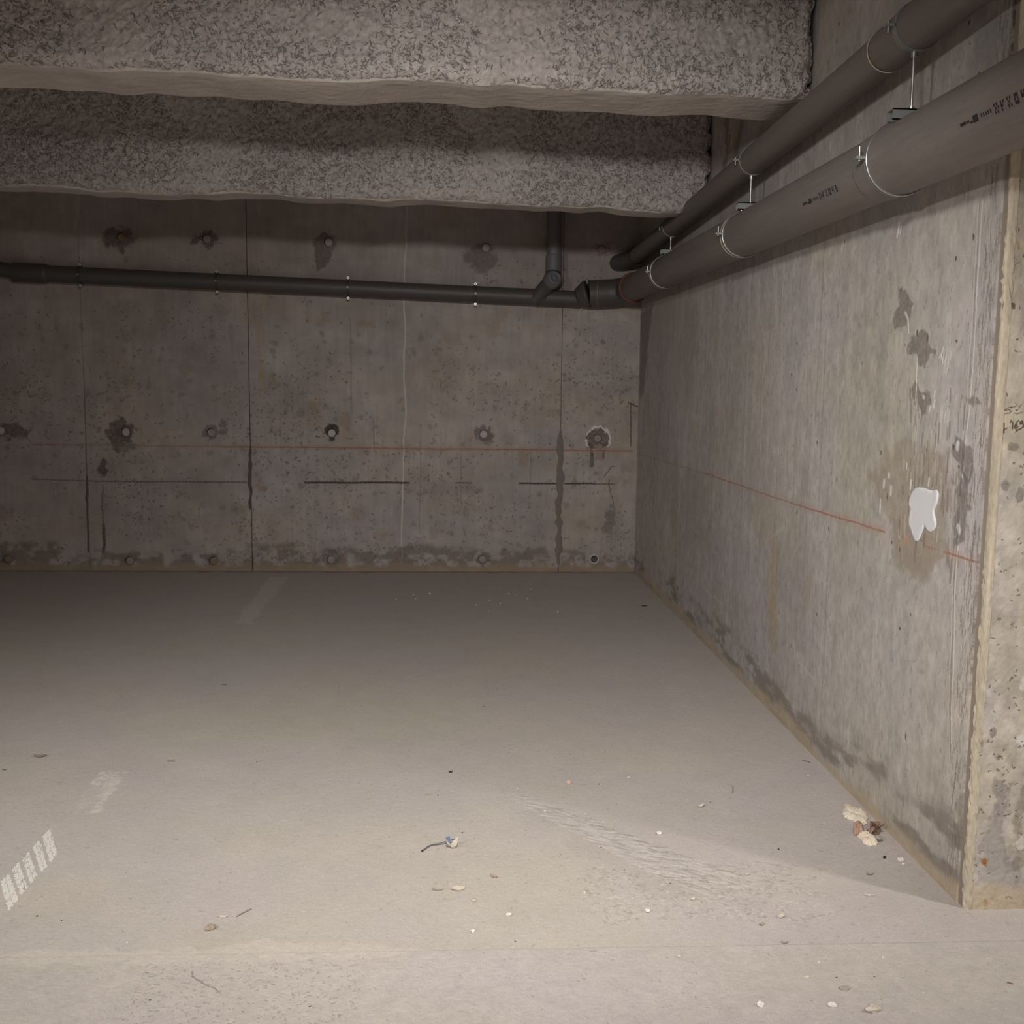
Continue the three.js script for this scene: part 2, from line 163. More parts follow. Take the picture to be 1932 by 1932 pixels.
// right wall: u = z, v = y
const RZ0 = -0.1, RZ1 = 5.56;
const pr = new Paint(2048, 2048, RZ0, RZ1, 0, 3.3, [175, 168, 162], 23);
{
  pr.shade(pr.fbm(0.9, 1.1, 4), 0.2, [1, 1, 1]); pr.shade(pr.fbm(0.7, 0.6, 3), 0.09, [0.3, 0.2, -1]); pr.shade(pr.fbm(0.06, 0.7, 3), 0.1, [1, 1, 0.95]); pr.shade(pr.fbm(0.02, 0.3, 2), 0.05); pr.shade(pr.fbm(0.06, 0.06, 3), 0.13); pr.shade(pr.fbm(0.018, 0.03, 2), 0.14);
  pr.relief(pr.fbm(0.4, 0.4, 3), 0.25); pr.relief(pr.f(0.012), 0.12);
  for (let i = 0; i < 160; i++) { const u = 0.05 + pr.rand() * 4.4, v = 0.2 + pr.rand() * 2.4, L = 0.15 + pr.rand() * 0.9; pr.stroke(pr.wander([u, v], [u + (pr.rand() - 0.5) * 0.03, v - L], 0.08, 0.005), 0.004 + pr.rand() * 0.008, pr.rand() < 0.75 ? [188, 180, 171] : [126, 117, 110], 0.12 + pr.rand() * 0.22); }
  for (let i = 0; i < 4200; i++) { const z = 0.1 + 5.4 * Math.sqrt(pr.rand()), v = pr.rand() * 2.9, L = 0.004 + pr.rand() * 0.014; pr.stroke([[z, v], [z + (pr.rand() - 0.5) * 0.006, v - L]], 0.002 + pr.rand() * 0.004, [112, 103, 97], 0.14 + pr.rand() * 0.26, -0.3); }
  for (let i = 0; i < 60; i++) { const z = 3.6 + pr.rand() * 1.8, v = 0.3 + pr.rand() * 2.7; pr.blob(z, v, 0.003 + pr.rand() * 0.002, 0.003 + pr.rand() * 0.007, [84, 75, 70], 0.8, 0.003, 0.004, 0.01, -0.6); }
  for (let i = 0; i < 500; i++) pr.squiggle(0.1 + pr.rand() * 5.3, 0.2 + pr.rand() * 2.4, 0.03 + pr.rand() * 0.05, 0.004, [136, 126, 117], 0.25, 0);
  const lime = [198, 190, 182];
  for (const [a, b, w, k] of [[[3.115, 2.129], [3.146, 0.772], 0.011, 0.6], [[3.639, 2.108], [3.718, 0.824], 0.01, 0.55], [[2.161, 2.036], [2.216, 0.582], 0.012, 0.55], [[1.047, 1.024], [1.052, 0.854], 0.012, 0.4], [[0.475, 0.661], [0.483, 0.456], 0.014, 0.4], [[1.684, 0.293], [1.654, 0.038], 0.012, 0.5], [[3.137, 0.55], [3.15, 0.303], 0.01, 0.4]]) pr.stroke(pr.wander(a, b, 0.1, 0.006), w, lime, k, 0.2);
  // double lime seam near the end of the wall
  { let prev = null; for (const p of [[5.403, 1.994], [5.405, 1.821], [5.407, 1.616], [5.406, 1.438], [5.395, 1.333], [5.389, 1.134], [5.386, 0.932], [5.401, 0.715], [5.408, 0.558], [5.436, 0.391]]) { if (prev) { pr.stroke(pr.wander(prev, p, 0.04, 0.004), 0.007, [214, 208, 202], 0.75, 0.25); pr.stroke(pr.wander([prev[0] - 0.022, prev[1]], [p[0] - 0.018, p[1]], 0.04, 0.006), 0.007, [200, 192, 186], 0.5, 0.2); pr.stroke(pr.wander([prev[0] - 0.011, prev[1]], [p[0] - 0.009, p[1]], 0.04, 0.004), 0.004, [110, 100, 94], 0.4); } prev = p; } }
  // damp brown patch behind the foam
  const damp = [150, 138, 123];
  pr.poly([[4.725, 1.172], [4.856, 1.273], [5.049, 1.297], [5.268, 1.27], [5.344, 1.191], [5.326, 1.08], [5.298, 0.98], [5.209, 0.916], [5.12, 0.866], [5.023, 0.883], [4.952, 0.925], [4.968, 0.998], [4.847, 1.073]], damp, 0.6, 0.02, 0.05, 0.1);
  pr.poly([[4.908, 1.008], [5.001, 1.055], [5.33, 1.049], [5.294, 0.963], [5.177, 0.885], [5.112, 0.868], [5.022, 0.892]], damp, 0.55, 0.008, 0.03, 0.05);
  const dk = [108, 99, 92];
  for (const q of [[[4.888, 1.808], [4.969, 1.794], [5.002, 1.721], [4.946, 1.671], [4.872, 1.676], [4.85, 1.716], [4.901, 1.772]], [[4.987, 1.659], [5.098, 1.646], [5.172, 1.59], [5.133, 1.566], [5.077, 1.551], [5.043, 1.582], [4.988, 1.591]], [[5.027, 1.526], [5.066, 1.515], [5.094, 1.477], [5.158, 1.481], [5.171, 1.436], [5.117, 1.413], [5.069, 1.439], [5.033, 1.479]], [[5.344, 1.337], [5.376, 1.332], [5.441, 1.305], [5.46, 1.247], [5.428, 1.217], [5.374, 1.256], [5.332, 1.287]], [[5.379, 1.456], [5.456, 1.462], [5.465, 1.436], [5.4, 1.438], [5.372, 1.42]], [[5.329, 1.209], [5.432, 1.23], [5.444, 1.14], [5.401, 1.043], [5.367, 1.007], [5.371, 1.132]]]) pr.poly(q, dk, 0.6, 0.006, 0.018, 0.035);
  for (let i = 0; i < 130; i++) { const z = 4.98 + pr.rand() * 0.42, v = 0.98 + pr.rand() * 0.5; pr.stroke([[z, v], [z + (pr.rand() - 0.5) * 0.012, v - 0.02 - pr.rand() * 0.05]], 0.004 + pr.rand() * 0.008, pr.rand() < 0.5 ? [188, 176, 160] : [122, 111, 100], 0.5, 0.2); }
  // red chalk line, worn off at the damp patch
  { const seg = (a, b, k) => { const p = pr.wander(a, b, 0.03, 0.003); for (let i = 0; i + 1 < p.length; i++) { pr.stroke([p[i], p[i + 1]], 0.006, [154, 104, 86], k * (0.7 + pr.rand() * 0.4)); pr.stroke([p[i], p[i + 1]], 0.04, [176, 142, 124], k * 0.22 * pr.rand()); } }; seg([0.074, 0.978], [2.319, 0.998], 0.3); seg([2.319, 0.998], [3.568, 0.991], 0.7); seg([3.568, 0.991], [4.883, 0.997], 0.85); seg([5.177, 0.996], [5.256, 0.995], 0.6); seg([5.306, 0.996], [5.509, 0.998], 0.8); for (let i = 0; i < 20; i++) { const a = [5.033, 0.993], z = a[0] + pr.rand() * 0.03; pr.stroke([[z, a[1] + pr.rand() * 0.02], [z, a[1] - pr.rand() * 0.02]], 0.003, [190, 140, 118], 0.5); } }
  // scratches, drips of foam and lime
  const wh = [222, 218, 214];
  for (const [a, b, w] of [[[4.86, 2.022], [4.849, 1.982], 0.014], [[4.878, 2.008], [4.873, 1.989], 0.008], [[4.852, 1.168], [4.85, 1.15], 0.016], [[4.91, 1.152], [4.909, 1.13], 0.016], [[4.83, 1.1], [4.831, 1.06], 0.012], [[4.888, 1.194], [4.889, 1.187], 0.014], [[5.021, 1.239], [5.019, 1.224], 0.01], [[5.059, 1.186], [5.055, 1.161], 0.012], [[5.183, 1.203], [5.179, 1.183], 0.01], [[5.35, 1.319], [5.348, 1.308], 0.02], [[5.188, 1.472], [5.183, 1.452], 0.008], [[5.188, 1.443], [5.183, 1.424], 0.012], [[5.162, 1.426], [5.157, 1.41], 0.007], [[4.969, 1.707], [4.979, 1.659], 0.008], [[4.947, 1.725], [4.965, 1.707], 0.012], [[5.226, 1.602], [5.202, 1.573], 0.008], [[5.215, 1.579], [5.225, 1.557], 0.008], [[5.383, 1.081], [5.391, 1.07], 0.02], [[5.051, 1.575], [5.057, 1.442], 0.007], [[5.111, 1.455], [5.115, 1.452], 0.012]]) pr.stroke(pr.wander(a, b, 0.02, 0.004), w, wh, 0.75, 0.25);
  for (let i = 0; i < 26; i++) { const q = i < 14 ? [5.245, 1.581] : [5.253, 1.412], z = q[0] + (pr.rand() - 0.5) * 0.07, v = q[1] + (pr.rand() - 0.5) * 0.05; pr.stroke([[z, v], [z - 0.003, v - 0.03 * pr.rand() - 0.01]], 0.003 + pr.rand() * 0.004, [204, 200, 194], 0.6, 0.2); }
  for (const [a, b, c, w, k] of [[[3.964, 0.973], [3.832, 0.883], [3.595, 0.787], 0.014, 0.5], [[4.048, 0.852], [3.974, 0.791], [3.925, 0.736], 0.02, 0.35], [[1.939, 0.711], [2.357, 0.722], [2.633, 0.715], 0.008, 0.4], [[2.195, 0.331], [2.491, 0.317], [2.85, 0.318], 0.01, 0.4], [[4.09, 0.331], [4.185, 0.32], [4.275, 0.314], 0.014, 0.45], [[4.246, 0.724], [4.342, 0.725], [4.383, 0.724], 0.01, 0.35]]) pr.stroke([a, b, c], w, [196, 186, 174], k);
  // ochre runs, form-oil stains
  for (const [u0, v0, ru, rv, k] of [[...[3.678, 0.596], 0.07, 0.22, 0.4], [...[4.19, 0.67], 0.04, 0.1, 0.3], [...[3.727, 0.408], 0.06, 0.12, 0.3], [...[3.5, 0.87], 0.2, 0.12, 0.2], [...[5.42, 0.593], 0.02, 0.03, 0.4]]) pr.blob(u0, v0, ru, rv, [166, 144, 108], k, 0.03, 0.06, 0.05);
  for (let i = 0; i < 14; i++) pr.blob(0.3 + pr.rand() * 4.5, 0.5 + pr.rand() * 2.2, 0.1 + pr.rand() * 0.35, 0.1 + pr.rand() * 0.3, pr.rand() < 0.5 ? [148, 137, 124] : [176, 166, 158], 0.28, 0.05, 0.16, 0.15);
  pr.stroke(pr.wander([2.894, 2.914], [2.741, 2.699], 0.05, 0.008), 0.09, [128, 124, 120], 0.6); pr.stroke(pr.wander([2.773, 2.92], [2.671, 2.741], 0.05, 0.008), 0.03, [170, 140, 92], 0.5); pr.blob(...[2.569, 2.848], 0.06, 0.2, [96, 80, 66], 0.5, 0.02, 0.05);
  pr.poly([[5.275, 2.515], [5.508, 2.434], [5.504, 2.342], [5.323, 2.37]], [150, 150, 148], 0.55, 0.03, 0.05); pr.stroke(pr.wander([5.508, 2.48], [5.504, 2.342], 0.03, 0.006), 0.014, [92, 80, 70], 0.7, -0.3);
  pr.poly([[-0.02, 2.113], [0.523, 2.129], [0.386, 1.881], [0.217, 1.476], [0.038, 1.392]], [112, 108, 100], 0.6, 0.03, 0.04);
  // crumbling strip beside the arris
  for (let i = 0; i < 500; i++) { const z = 5.43 + pr.rand() * 0.11, v = pr.rand() * 2.6; pr.stroke(pr.wander([z, v], [z + (pr.rand() - 0.5) * 0.02, v - 0.02 - pr.rand() * 0.08], 0.015, 0.01), 0.003 + pr.rand() * 0.004, pr.rand() < 0.6 ? [126, 116, 108] : [192, 183, 170], 0.4, -0.2); }
  pr.poly([[5.523, 0.33], [5.479, 0.28], [5.473, 0.181], [5.52, 0.107], [5.559, 0.189]], [128, 119, 108], 0.5, 0.01, 0.04);
  // tan mortar foot with dark smears above it
  const rag = pr.fbm(0.4, 0.2, 4), rag2 = pr.fbm(0.09, 0.05, 3);
  const smear = pr.fbm(0.22, 0.06, 4);
  for (let y = 0; y < 2048; y++) { const v = y / 2048 * 3.3; if (v > 0.6) break; for (let x = 0; x < 2048; x++) { const i = y * 2048 + x, top = 0.15 + (rag[i] - 0.5) * 0.3; pr.mixAt(i, [118, 108, 98], 0.62 * sstep(top + 0.05, top - 0.04, v) * sstep(0.46, 0.62, rag2[i] * 0.3 + smear[i] * 0.7)); const t2 = 0.05 + (rag2[i] - 0.5) * 0.06 + (rag[i] - 0.5) * 0.1; pr.mixAt(i, [182, 164, 138], 0.75 * sstep(t2 + 0.016, t2 - 0.016, v)); } }
  pr.grain(0.07);
}
const rightMat = surfMat(pr, 0.9, 0.005);

// end face of the right wall: u = x, v = y (mirrored tile beyond the view)
const pe = new Paint(512, 2048, 0, 0.62, 0, 2.8, [172, 163, 150], 37);
{
  pe.shade(pe.fbm(0.2, 0.4, 4), 0.34); pe.shade(pe.fbm(0.15, 0.2, 3), 0.12, [0.2, 0.1, -1]); pe.shade(pe.fbm(0.03, 0.04, 3), 0.28); pe.relief(pe.fbm(0.05, 0.08, 3), 0.7); pe.relief(pe.fbm(0.012, 0.014, 2), 0.4);
  for (let i = 0; i < 900; i++) pe.squiggle(pe.rand() * 0.62, pe.rand() * 2.8, 0.004 + pe.rand() * 0.011, 0.0015 + pe.rand() * 0.0015, [116, 106, 92], 0.45, -0.4);
  for (let i = 0; i < 60; i++) pe.blob(pe.rand() * 0.62, pe.rand() * 2.8, 0.003 + pe.rand() * 0.004, 0.003 + pe.rand() * 0.005, [78, 68, 58], 0.8, 0.002, 0.003, 0.008, -0.6);
  for (const [u, v, ru, rv] of [[...[0.041, 1.216], 0.01, 0.014], [...[0.082, 1.189], 0.012, 0.022], [...[0.055, 1.32], 0.015, 0.012], [...[0.053, 0.522], 0.006, 0.013], [...[0.021, 0.492], 0.008, 0.012], [...[0.073, 0.452], 0.006, 0.01]]) pe.blob(u, v, ru, rv, [118, 110, 100], 0.7, 0.003, 0.006, 0.015);
  pe.poly([[0.068, 0.247], [0.068, 0.34], [0.083, 0.399], [0.099, 0.379], [0.108, 0.293], [0.108, 0.183], [0.144, 0.12], [0.074, 0.12], [0.038, 0.2]], [136, 128, 124], 0.75, 0.006, 0.02, 0.03);
  pe.poly([[0.011, 0.247], [0.08, 0.262], [0.128, 0.12], [0.094, 0.057], [0.029, 0.089]], [166, 158, 150], 0.6, 0.01, 0.03, 0.03);
  pe.poly([[0.124, 0.293], [0.152, 0.371], [0.172, 0.087], [0.139, 0.12]], [128, 118, 102], 0.6, 0.01, 0.02, 0.02);
  for (const [u, v, r] of [[...[0.128, 0.662], 0.012], [...[0.135, 0.502], 0.012], [...[0.154, 0.198], 0.012]]) pe.blob(u, v, r, r * 1.6, [206, 202, 196], 0.7, 0.003, 0.006, 0.015);
  pe.blob(...[0.052, 0.143], 0.007, 0.012, [142, 84, 36], 0.85, 0.004, 0.006, 0.01); pe.blob(...[0.065, 0.019], 0.005, 0.012, [146, 88, 40], 0.8, 0.004, 0.004, 0.01); pe.stroke([[0.03, 1.861], [0.033, 1.845]], 0.006, [160, 118, 60], 0.5);
  for (let y = 0; y < 2048; y++) for (let x = 0; x < 512; x++) { const v = y / 2048 * 2.8; if (v > 0.14) break; const i = y * 512 + x, t = 0.07 + (noise2(x / 60, y / 90, 5) - 0.5) * 0.06; pe.mixAt(i, [184, 164, 134], 0.6 * sstep(t + 0.02, t - 0.02, v)); }
  // pencil marks left by the builders
  const pen = [70, 62, 52], ws = 0.0032;
  pe.stroke([[0.025, 1.385], [0.026, 1.359]], ws, pen, 0.95); pe.stroke([[0.018, 1.364], [0.025, 1.367], [0.034, 1.372]], ws * 0.8, pen, 0.85);
  pe.stroke([[0.044, 1.393], [0.043, 1.387]], ws, pen, 0.9); pe.stroke([[0.049, 1.388], [0.049, 1.37]], ws, pen, 0.9);
  pe.stroke([[0.064, 1.393], [0.058, 1.385], [0.054, 1.376], [0.057, 1.372], [0.063, 1.375], [0.059, 1.381], [0.055, 1.378]], ws, pen, 0.9);
  pe.stroke([[0.074, 1.392], [0.069, 1.388], [0.07, 1.383], [0.075, 1.385], [0.075, 1.392], [0.078, 1.382], [0.079, 1.375], [0.072, 1.371], [0.061, 1.365]], ws, pen, 0.95);
  pe.stroke([[0.054, 1.431], [0.041, 1.428], [0.034, 1.427], [0.024, 1.421], [0.027, 1.419], [0.036, 1.422], [0.042, 1.417], [0.037, 1.412], [0.026, 1.411]], ws * 0.9, pen, 0.6);
  pe.stroke([[0.05, 1.413], [0.06, 1.411], [0.073, 1.415]], ws * 0.9, pen, 0.5); pe.stroke([[0.052, 1.44], [0.057, 1.435], [0.065, 1.428], [0.058, 1.419]], ws * 0.8, pen, 0.35);
  pe.grain(0.08);
}
const endMat = surfMat(pe, 0.92, 0.006, true);

// floor: u = x, v = -z (so that the picture is not mirrored)
const JZ = 5.72, FX0 = -5.6, FX1 = 0.9;
function floorGrain(p, k) {
  p.shade(p.fbm(1.3, 1.3, 4), 0.04); p.shade(p.fbm(0.5, 0.35, 3), 0.06, [0.3, 0.4, -0.8]); p.shade(p.fbm(0.1, 0.1, 3), 0.045); p.relief(p.fbm(0.2, 0.2, 3), 0.2); p.relief(p.f(0.008), 0.14 * k); p.relief(p.f(0.02), 0.12 * k);
}
const pf = new Paint(2048, 2048, FX0, FX1, -JZ, 0.06, [180, 171, 163], 51);
{
  floorGrain(pf, 1);
  for (let i = 0; i < 2600; i++) { const z = JZ * Math.sqrt(pf.rand()), u = FX0 + pf.rand() * 6.5; pf.squiggle(u, -z, 0.006 + pf.rand() * 0.02, 0.003, pf.rand() < 0.7 ? [146, 136, 127] : [200, 191, 182], 0.35, -0.1); }
  // worn parking line: faint paint left in two places
  const paint = [206, 200, 195];
  pf.poly([[-2.856, 1.913], [-2.938, 0.259], [-2.782, 0.257], [-2.744, 1.913]].map(([x, z]) => [x, -z]), paint, 0.5, 0.012, 0.02, 0.05);
  for (let i = 0; i < 240; i++) { const a = [-2.806, 4.419], b = [-2.777, 4.815], t = pf.rand(), w = pf.rand(); pf.blob(a[0] + (b[0] - a[0]) * t + w * 0.1, -(a[1] + (b[1] - a[1]) * t), 0.003 + pf.rand() * 0.008, 0.003 + pf.rand() * 0.008, [208, 200, 192], (w > 0.75 || t < 0.4 ? 0.5 : 0.15), 0.004, 0.006, 0.01); }
  pf.poly([[-2.712, 4.512], [-2.75, 4.48], [-2.726, 4.677], [-2.697, 4.654]].map(([x, z]) => [x, -z]), [208, 200, 192], 0.4, 0.006, 0.02, 0.02);
  // muddy tyre print dried on the slab
  const A = [-1.295, 4.635], Bp = [-0.932, 5.09], C = [-0.612, 5.451];
  for (let i = 0; i < 900; i++) { const t = pf.rand(), q = t < 0.5 ? t * 2 : t * 2 - 1, P = t < 0.5 ? A : Bp, Q = t < 0.5 ? Bp : C, w = (pf.rand() - 0.5) * (0.04 + 0.24 * t), k = Math.sin(t * 3.1); const x = P[0] + (Q[0] - P[0]) * q + w * 0.5, z = P[1] + (Q[1] - P[1]) * q - w * 0.6; const d = 0.02 + pf.rand() * 0.05; pf.stroke(pf.wander([x, -z], [x + d * 0.9, -z - d * (0.5 + (pf.rand() - 0.5) * 0.8)], 0.012, 0.008), 0.004 + pf.rand() * 0.008, pf.rand() < 0.66 ? [202, 194, 187] : [158, 149, 142], 0.4 * k, 0.3); }
  pf.poly([[-1.277, 4.661], [-0.949, 4.967], [-0.681, 5.282], [-0.59, 5.483], [-0.83, 5.445], [-1.045, 5.164]].map(([x, z]) => [x, -z]), [166, 157, 150], 0.3, 0.03, 0.06, 0.06);
  for (let i = 0; i < 500; i++) { const q = [-0.714, 5.416], x = q[0] + (pf.rand() - 0.5) * 0.7, z = q[1] + (pf.rand() - 0.5) * 0.35; pf.squiggle(x, -z, 0.01 + pf.rand() * 0.03, 0.004, pf.rand() < 0.5 ? [156, 147, 138] : [198, 190, 181], 0.4, -0.2); }
  // smeared mortar along the slab joint, hairline cracks
  pf.poly([[-2.75, -5.73], [-2.75, -5.69], [-2.5, -5.685], [-2.1, -5.69], [-1.95, -5.66], [-1.7, -5.68], [-1.5, -5.71], [-1.5, -5.73]], [200, 190, 178], 0.42, 0.008, 0.02, 0.05);
  pf.poly([[-5.6, -0.06], [FX1, -0.06], [FX1, 0.06], [-5.6, 0.06]], [136, 121, 106], 0.5, 0.03, 0.05, 0.1); // sand swept against the foot of the wall
  pf.grain(0.09);
}
const bayMat = surfMat(pf, 0.93, 0.004);
const pa = new Paint(2048, 512, -3.2, 0.9, -6.75, -JZ, [180, 171, 163], 77);
{
  floorGrain(pa, 1.2); pa.shade(pa.fbm(0.02, 0.02, 2), 0.06);
  pa.poly([[-2.75, -5.72], [-2.75, -5.75], [-2.3, -5.745], [-1.95, -5.77], [-1.7, -5.75], [-1.5, -5.72]], [200, 190, 178], 0.36, 0.008, 0.02, 0.05);
  for (let i = 0; i < 900; i++) { const q = i < 500 ? [-1.95 + (pa.rand() - 0.5) * 0.55, 5.95 + (pa.rand() - 0.5) * 0.4] : [-3.2 + pa.rand() * 4.1, 5.72 + pa.rand() * 0.9]; pa.squiggle(q[0], -q[1], 0.005 + pa.rand() * 0.012, 0.0018 + pa.rand() * 0.0015, [146, 135, 125], 0.3, -0.3); }
  pa.stroke(pa.wander([...[-2.106, 5.799]].map((v, k) => k ? -v : v), [...[-2.02, 5.889]].map((v, k) => k ? -v : v), 0.02, 0.012), 0.004, [126, 116, 108], 0.7);
  pa.grain(0.1);
}
const aisleMat = surfMat(pa, 0.93, 0.004);
// plain concrete for the parts of the car park behind the camera
const pc = new Paint(512, 512, 0, 3, 0, 3, [176, 167, 160], 91); pc.shade(pc.fbm(0.8, 0.8, 4), 0.2); pc.shade(pc.fbm(0.1, 0.1, 3), 0.12); pc.relief(pc.fbm(0.2, 0.2, 3), 0.4); pc.grain(0.08);
const plainMat = surfMat(pc, 0.92, 0.005, true);

// sprayed fibre coat: dark gaps between the flocks, tiling every 1.6 m
const ps = new Paint(1536, 1536, 0, 1.6, 0, 1.6, [166, 158, 153], 131);
{
  ps.shade(ps.fbm(0.4, 0.3, 3), 0.14); ps.shade(ps.fbm(0.016, 0.016, 2), 0.22); const den = ps.fbm(0.32, 0.2, 3); ps.relief(ps.fbm(0.03, 0.03, 3), 0.5);
  for (let i = 0; i < 15000; i++) { const u = ps.rand() * 1.6, v = ps.rand() * 1.6, k = den[Math.floor(v / 1.6 * 1535) * 1536 + Math.floor(u / 1.6 * 1535)]; if (ps.rand() > sstep(0.4, 0.62, k) * 0.9 + 0.1) continue; const a = ps.rand() < 0.8; ps.squiggle(u, v, 0.01 + ps.rand() * 0.022, 0.0018 + ps.rand() * 0.0018, a ? [108, 99, 94] : [200, 192, 188], a ? 0.25 + ps.rand() * 0.5 : 0.35, a ? -0.5 : 0.3, true); }
  ps.grain(0.1);
}
const sprayMat = surfMat(ps, 0.97, 0.005, true);
const pu = new Paint(512, 512, 0, 1.6, 0, 1.6, [184, 174, 166], 151); pu.shade(pu.fbm(0.4, 0.3, 4), 0.12); pu.shade(pu.fbm(0.06, 0.03, 3), 0.12); pu.relief(pu.fbm(0.08, 0.04, 3), 0.6); for (let i = 0; i < 700; i++) pu.squiggle(pu.rand() * 1.6, pu.rand() * 1.6, 0.01 + pu.rand() * 0.02, 0.004, [146, 136, 128], 0.3, -0.2, true); pu.grain(0.07);
const underMat = surfMat(pu, 0.95, 0.006, true);

// ------------------------------------------------------------------ room shell
const CY = 3.3; // slab over the parking bays
{ // floor: bay slab, aisle slab, plain slab beyond
  const f = thing('floor', 'dusty pale concrete floor with a slab joint across the front', 'floor', [0, 0, 0], null, 'structure');
  const fuv = (g, p) => { planar(g, 0, p.u0, p.u1, 2, 0, 1); const uv = g.attributes.uv, q = g.attributes.position; for (let i = 0; i < q.count; i++) uv.setY(i, (-q.getZ(i) - p.v0) / (p.v1 - p.v0)); return g; };
  part('bay_slab', fuv(bx(FX0, FX1, -0.2, 0, -0.06, JZ - 0.002), pf), bayMat, f, 'smooth floor slab of the parking bay');
  part('aisle_slab', fuv(bx(-3.2, 0.9, -0.2, 0.001, JZ + 0.002, 6.75), pa), aisleMat, f, 'coarser floor slab of the driving aisle');
  const rest = [bx(-9, FX0, -0.2, 0, -0.06, JZ + 0.002), bx(-9, -3.2, -0.2, 0, JZ + 0.002, 6.75), bx(0.9, 7, -0.2, 0, JZ, 6.75), bx(-9, 7, -0.2, 0, 6.75, 17), bx(-9, 7, -0.21, -0.02, JZ - 0.05, JZ + 0.05), bx(0.9, 7, -0.2, 0, 5.4, JZ)];
  part('outer_slab', planar(mergeGeometries(rest), 0, 0, 3, 2, 0, 3), plainMat, f);
}
const ties = [[-4.086, 2.628], [-3.43, 2.629], [-2.485, 2.622], [-1.25, 2.604], [-0.325, 2.605], [-5.07, 1.119], [-4.1, 1.116], [-3.43, 1.118], [-2.476, 1.123], [-1.256, 1.126], [-0.327, 1.1], [-5.06, 0.09], [-4.1, 0.08], [-3.435, 0.082], [-2.49, 0.094], [-1.256, 0.102], [-0.334, 0.105]];
{
  const w = thing('wall_back', 'bare concrete back wall with round tie plugs and a red chalk line', 'wall', [0, 0, 0], null, 'structure');
  part('core', planar(bx(-9, 0.3, -0.1, CY, -0.3, -0.045), 0, 0, 3, 1, 0, 3), plainMat, w);
  const cuts = [-9, -5.6, -4.41, -3.121, -0.63, 0.0];
  for (let k = 0; k + 1 < cuts.length; k++) {
    const gap = [0, 0, 0.0012, 0.0032, 0.002, 0], a = cuts[k] + gap[k], b = cuts[k + 1] - gap[k + 1];
    const s = new THREE.Shape([[a, -0.05], [b, -0.05], [b, CY], [a, CY]].map(p => new THREE.Vector2(...p)));
    for (const [x, y] of ties) if (x > a && x < b) { const h = new THREE.Path(); h.absarc(x, y, 0.034, 0, 6.2832, true); s.holes.push(h); }
    const g = new THREE.ExtrudeGeometry(s, { depth: 0.05, bevelEnabled: false, curveSegments: 14 }); g.translate(0, 0, -0.05);
    if (k === 0) planar(g, 0, 0, 3, 1, 0, 3); else planar(g, 0, BX0, BX1, 1, 0, 3.17);
    part('formwork_panel', g, k === 0 ? plainMat : backMat, w);
  }
  const plugM = [mat(178, 174, 170, 0.85), mat(150, 142, 135, 0.9), mat(136, 116, 96, 0.9)], cup = mat(96, 90, 86, 0.95);
  ties.forEach(([x, y], i) => {
    const spalled = i === 10, open = i === 16;
    part('tie_hole', cyl([x, y, -0.046], [x, y, -0.042], 0.038, 0.038, 18), cup, w);
    if (!open) part('tie_plug', lathe([x + 0.002, y - 0.002, -0.044], [x + 0.002, y - 0.002, spalled ? -0.018 : -0.002], [[0.0325, 0], [0.0325, 0.85], [0.028, 0.97], [0.02, 1], [0.0001, 1]], 16), plugM[i === 0 || i === 11 || i === 13 ? 2 : i > 10 || i % 3 === 1 ? 1 : 0], w, i === 10 ? 'plug sunk in a spalled hole' : undefined);
    else part('tie_sleeve', new THREE.TorusGeometry(0.036, 0.009, 8, 22).translate(x, y, 0.001), plugM[0], w, 'empty sleeve ring');
  });
  // crusty mortar fins squeezed out of two joints
  const finM = mat(124, 114, 109, 0.95), finDark = mat(94, 85, 81, 0.95);
  for (const [x, y0, y1, wd, sd] of [[-0.632, 0.06, 1.16, 0.034, 5], [-3.124, 0.5, 1.02, 0.02, 8], [-4.418, 0.55, 0.72, 0.014, 9]]) {
    const n = Math.round((y1 - y0) / 0.012), pos = [], idx = [], m = 6;
    for (let j = 0; j <= n; j++) { const t = j / n, y = y0 + (y1 - y0) * t, e = Math.min(1, Math.min(t, 1 - t) * 9), ww = wd * (0.45 + 0.75 * noise2(y * 22, 1, sd)) * (0.3 + 0.7 * e), cx = x + (noise2(y * 14, 7, sd) - 0.5) * 0.02; for (let i = 0; i <= m; i++) { const s = i / m * 2 - 1; pos.push(cx + s * ww, y, -0.002 + Math.max(0, (1 - s * s)) * (0.004 + 0.01 * noise2(i * 1.7, y * 60, sd))); } }
    for (let j = 0; j < n; j++) for (let i = 0; i < m; i++) { const a = j * (m + 1) + i, b = a + m + 1; idx.push(a, a + 1, b, a + 1, b + 1, b); }
    const g = new THREE.BufferGeometry(); g.setAttribute('position', new THREE.Float32BufferAttribute(pos, 3)); g.setIndex(idx); g.computeVertexNormals(); part('mortar_fin', g, sd === 5 ? finM : finDark, w, 'crusty grey mortar squeezed from a joint');
  }
}
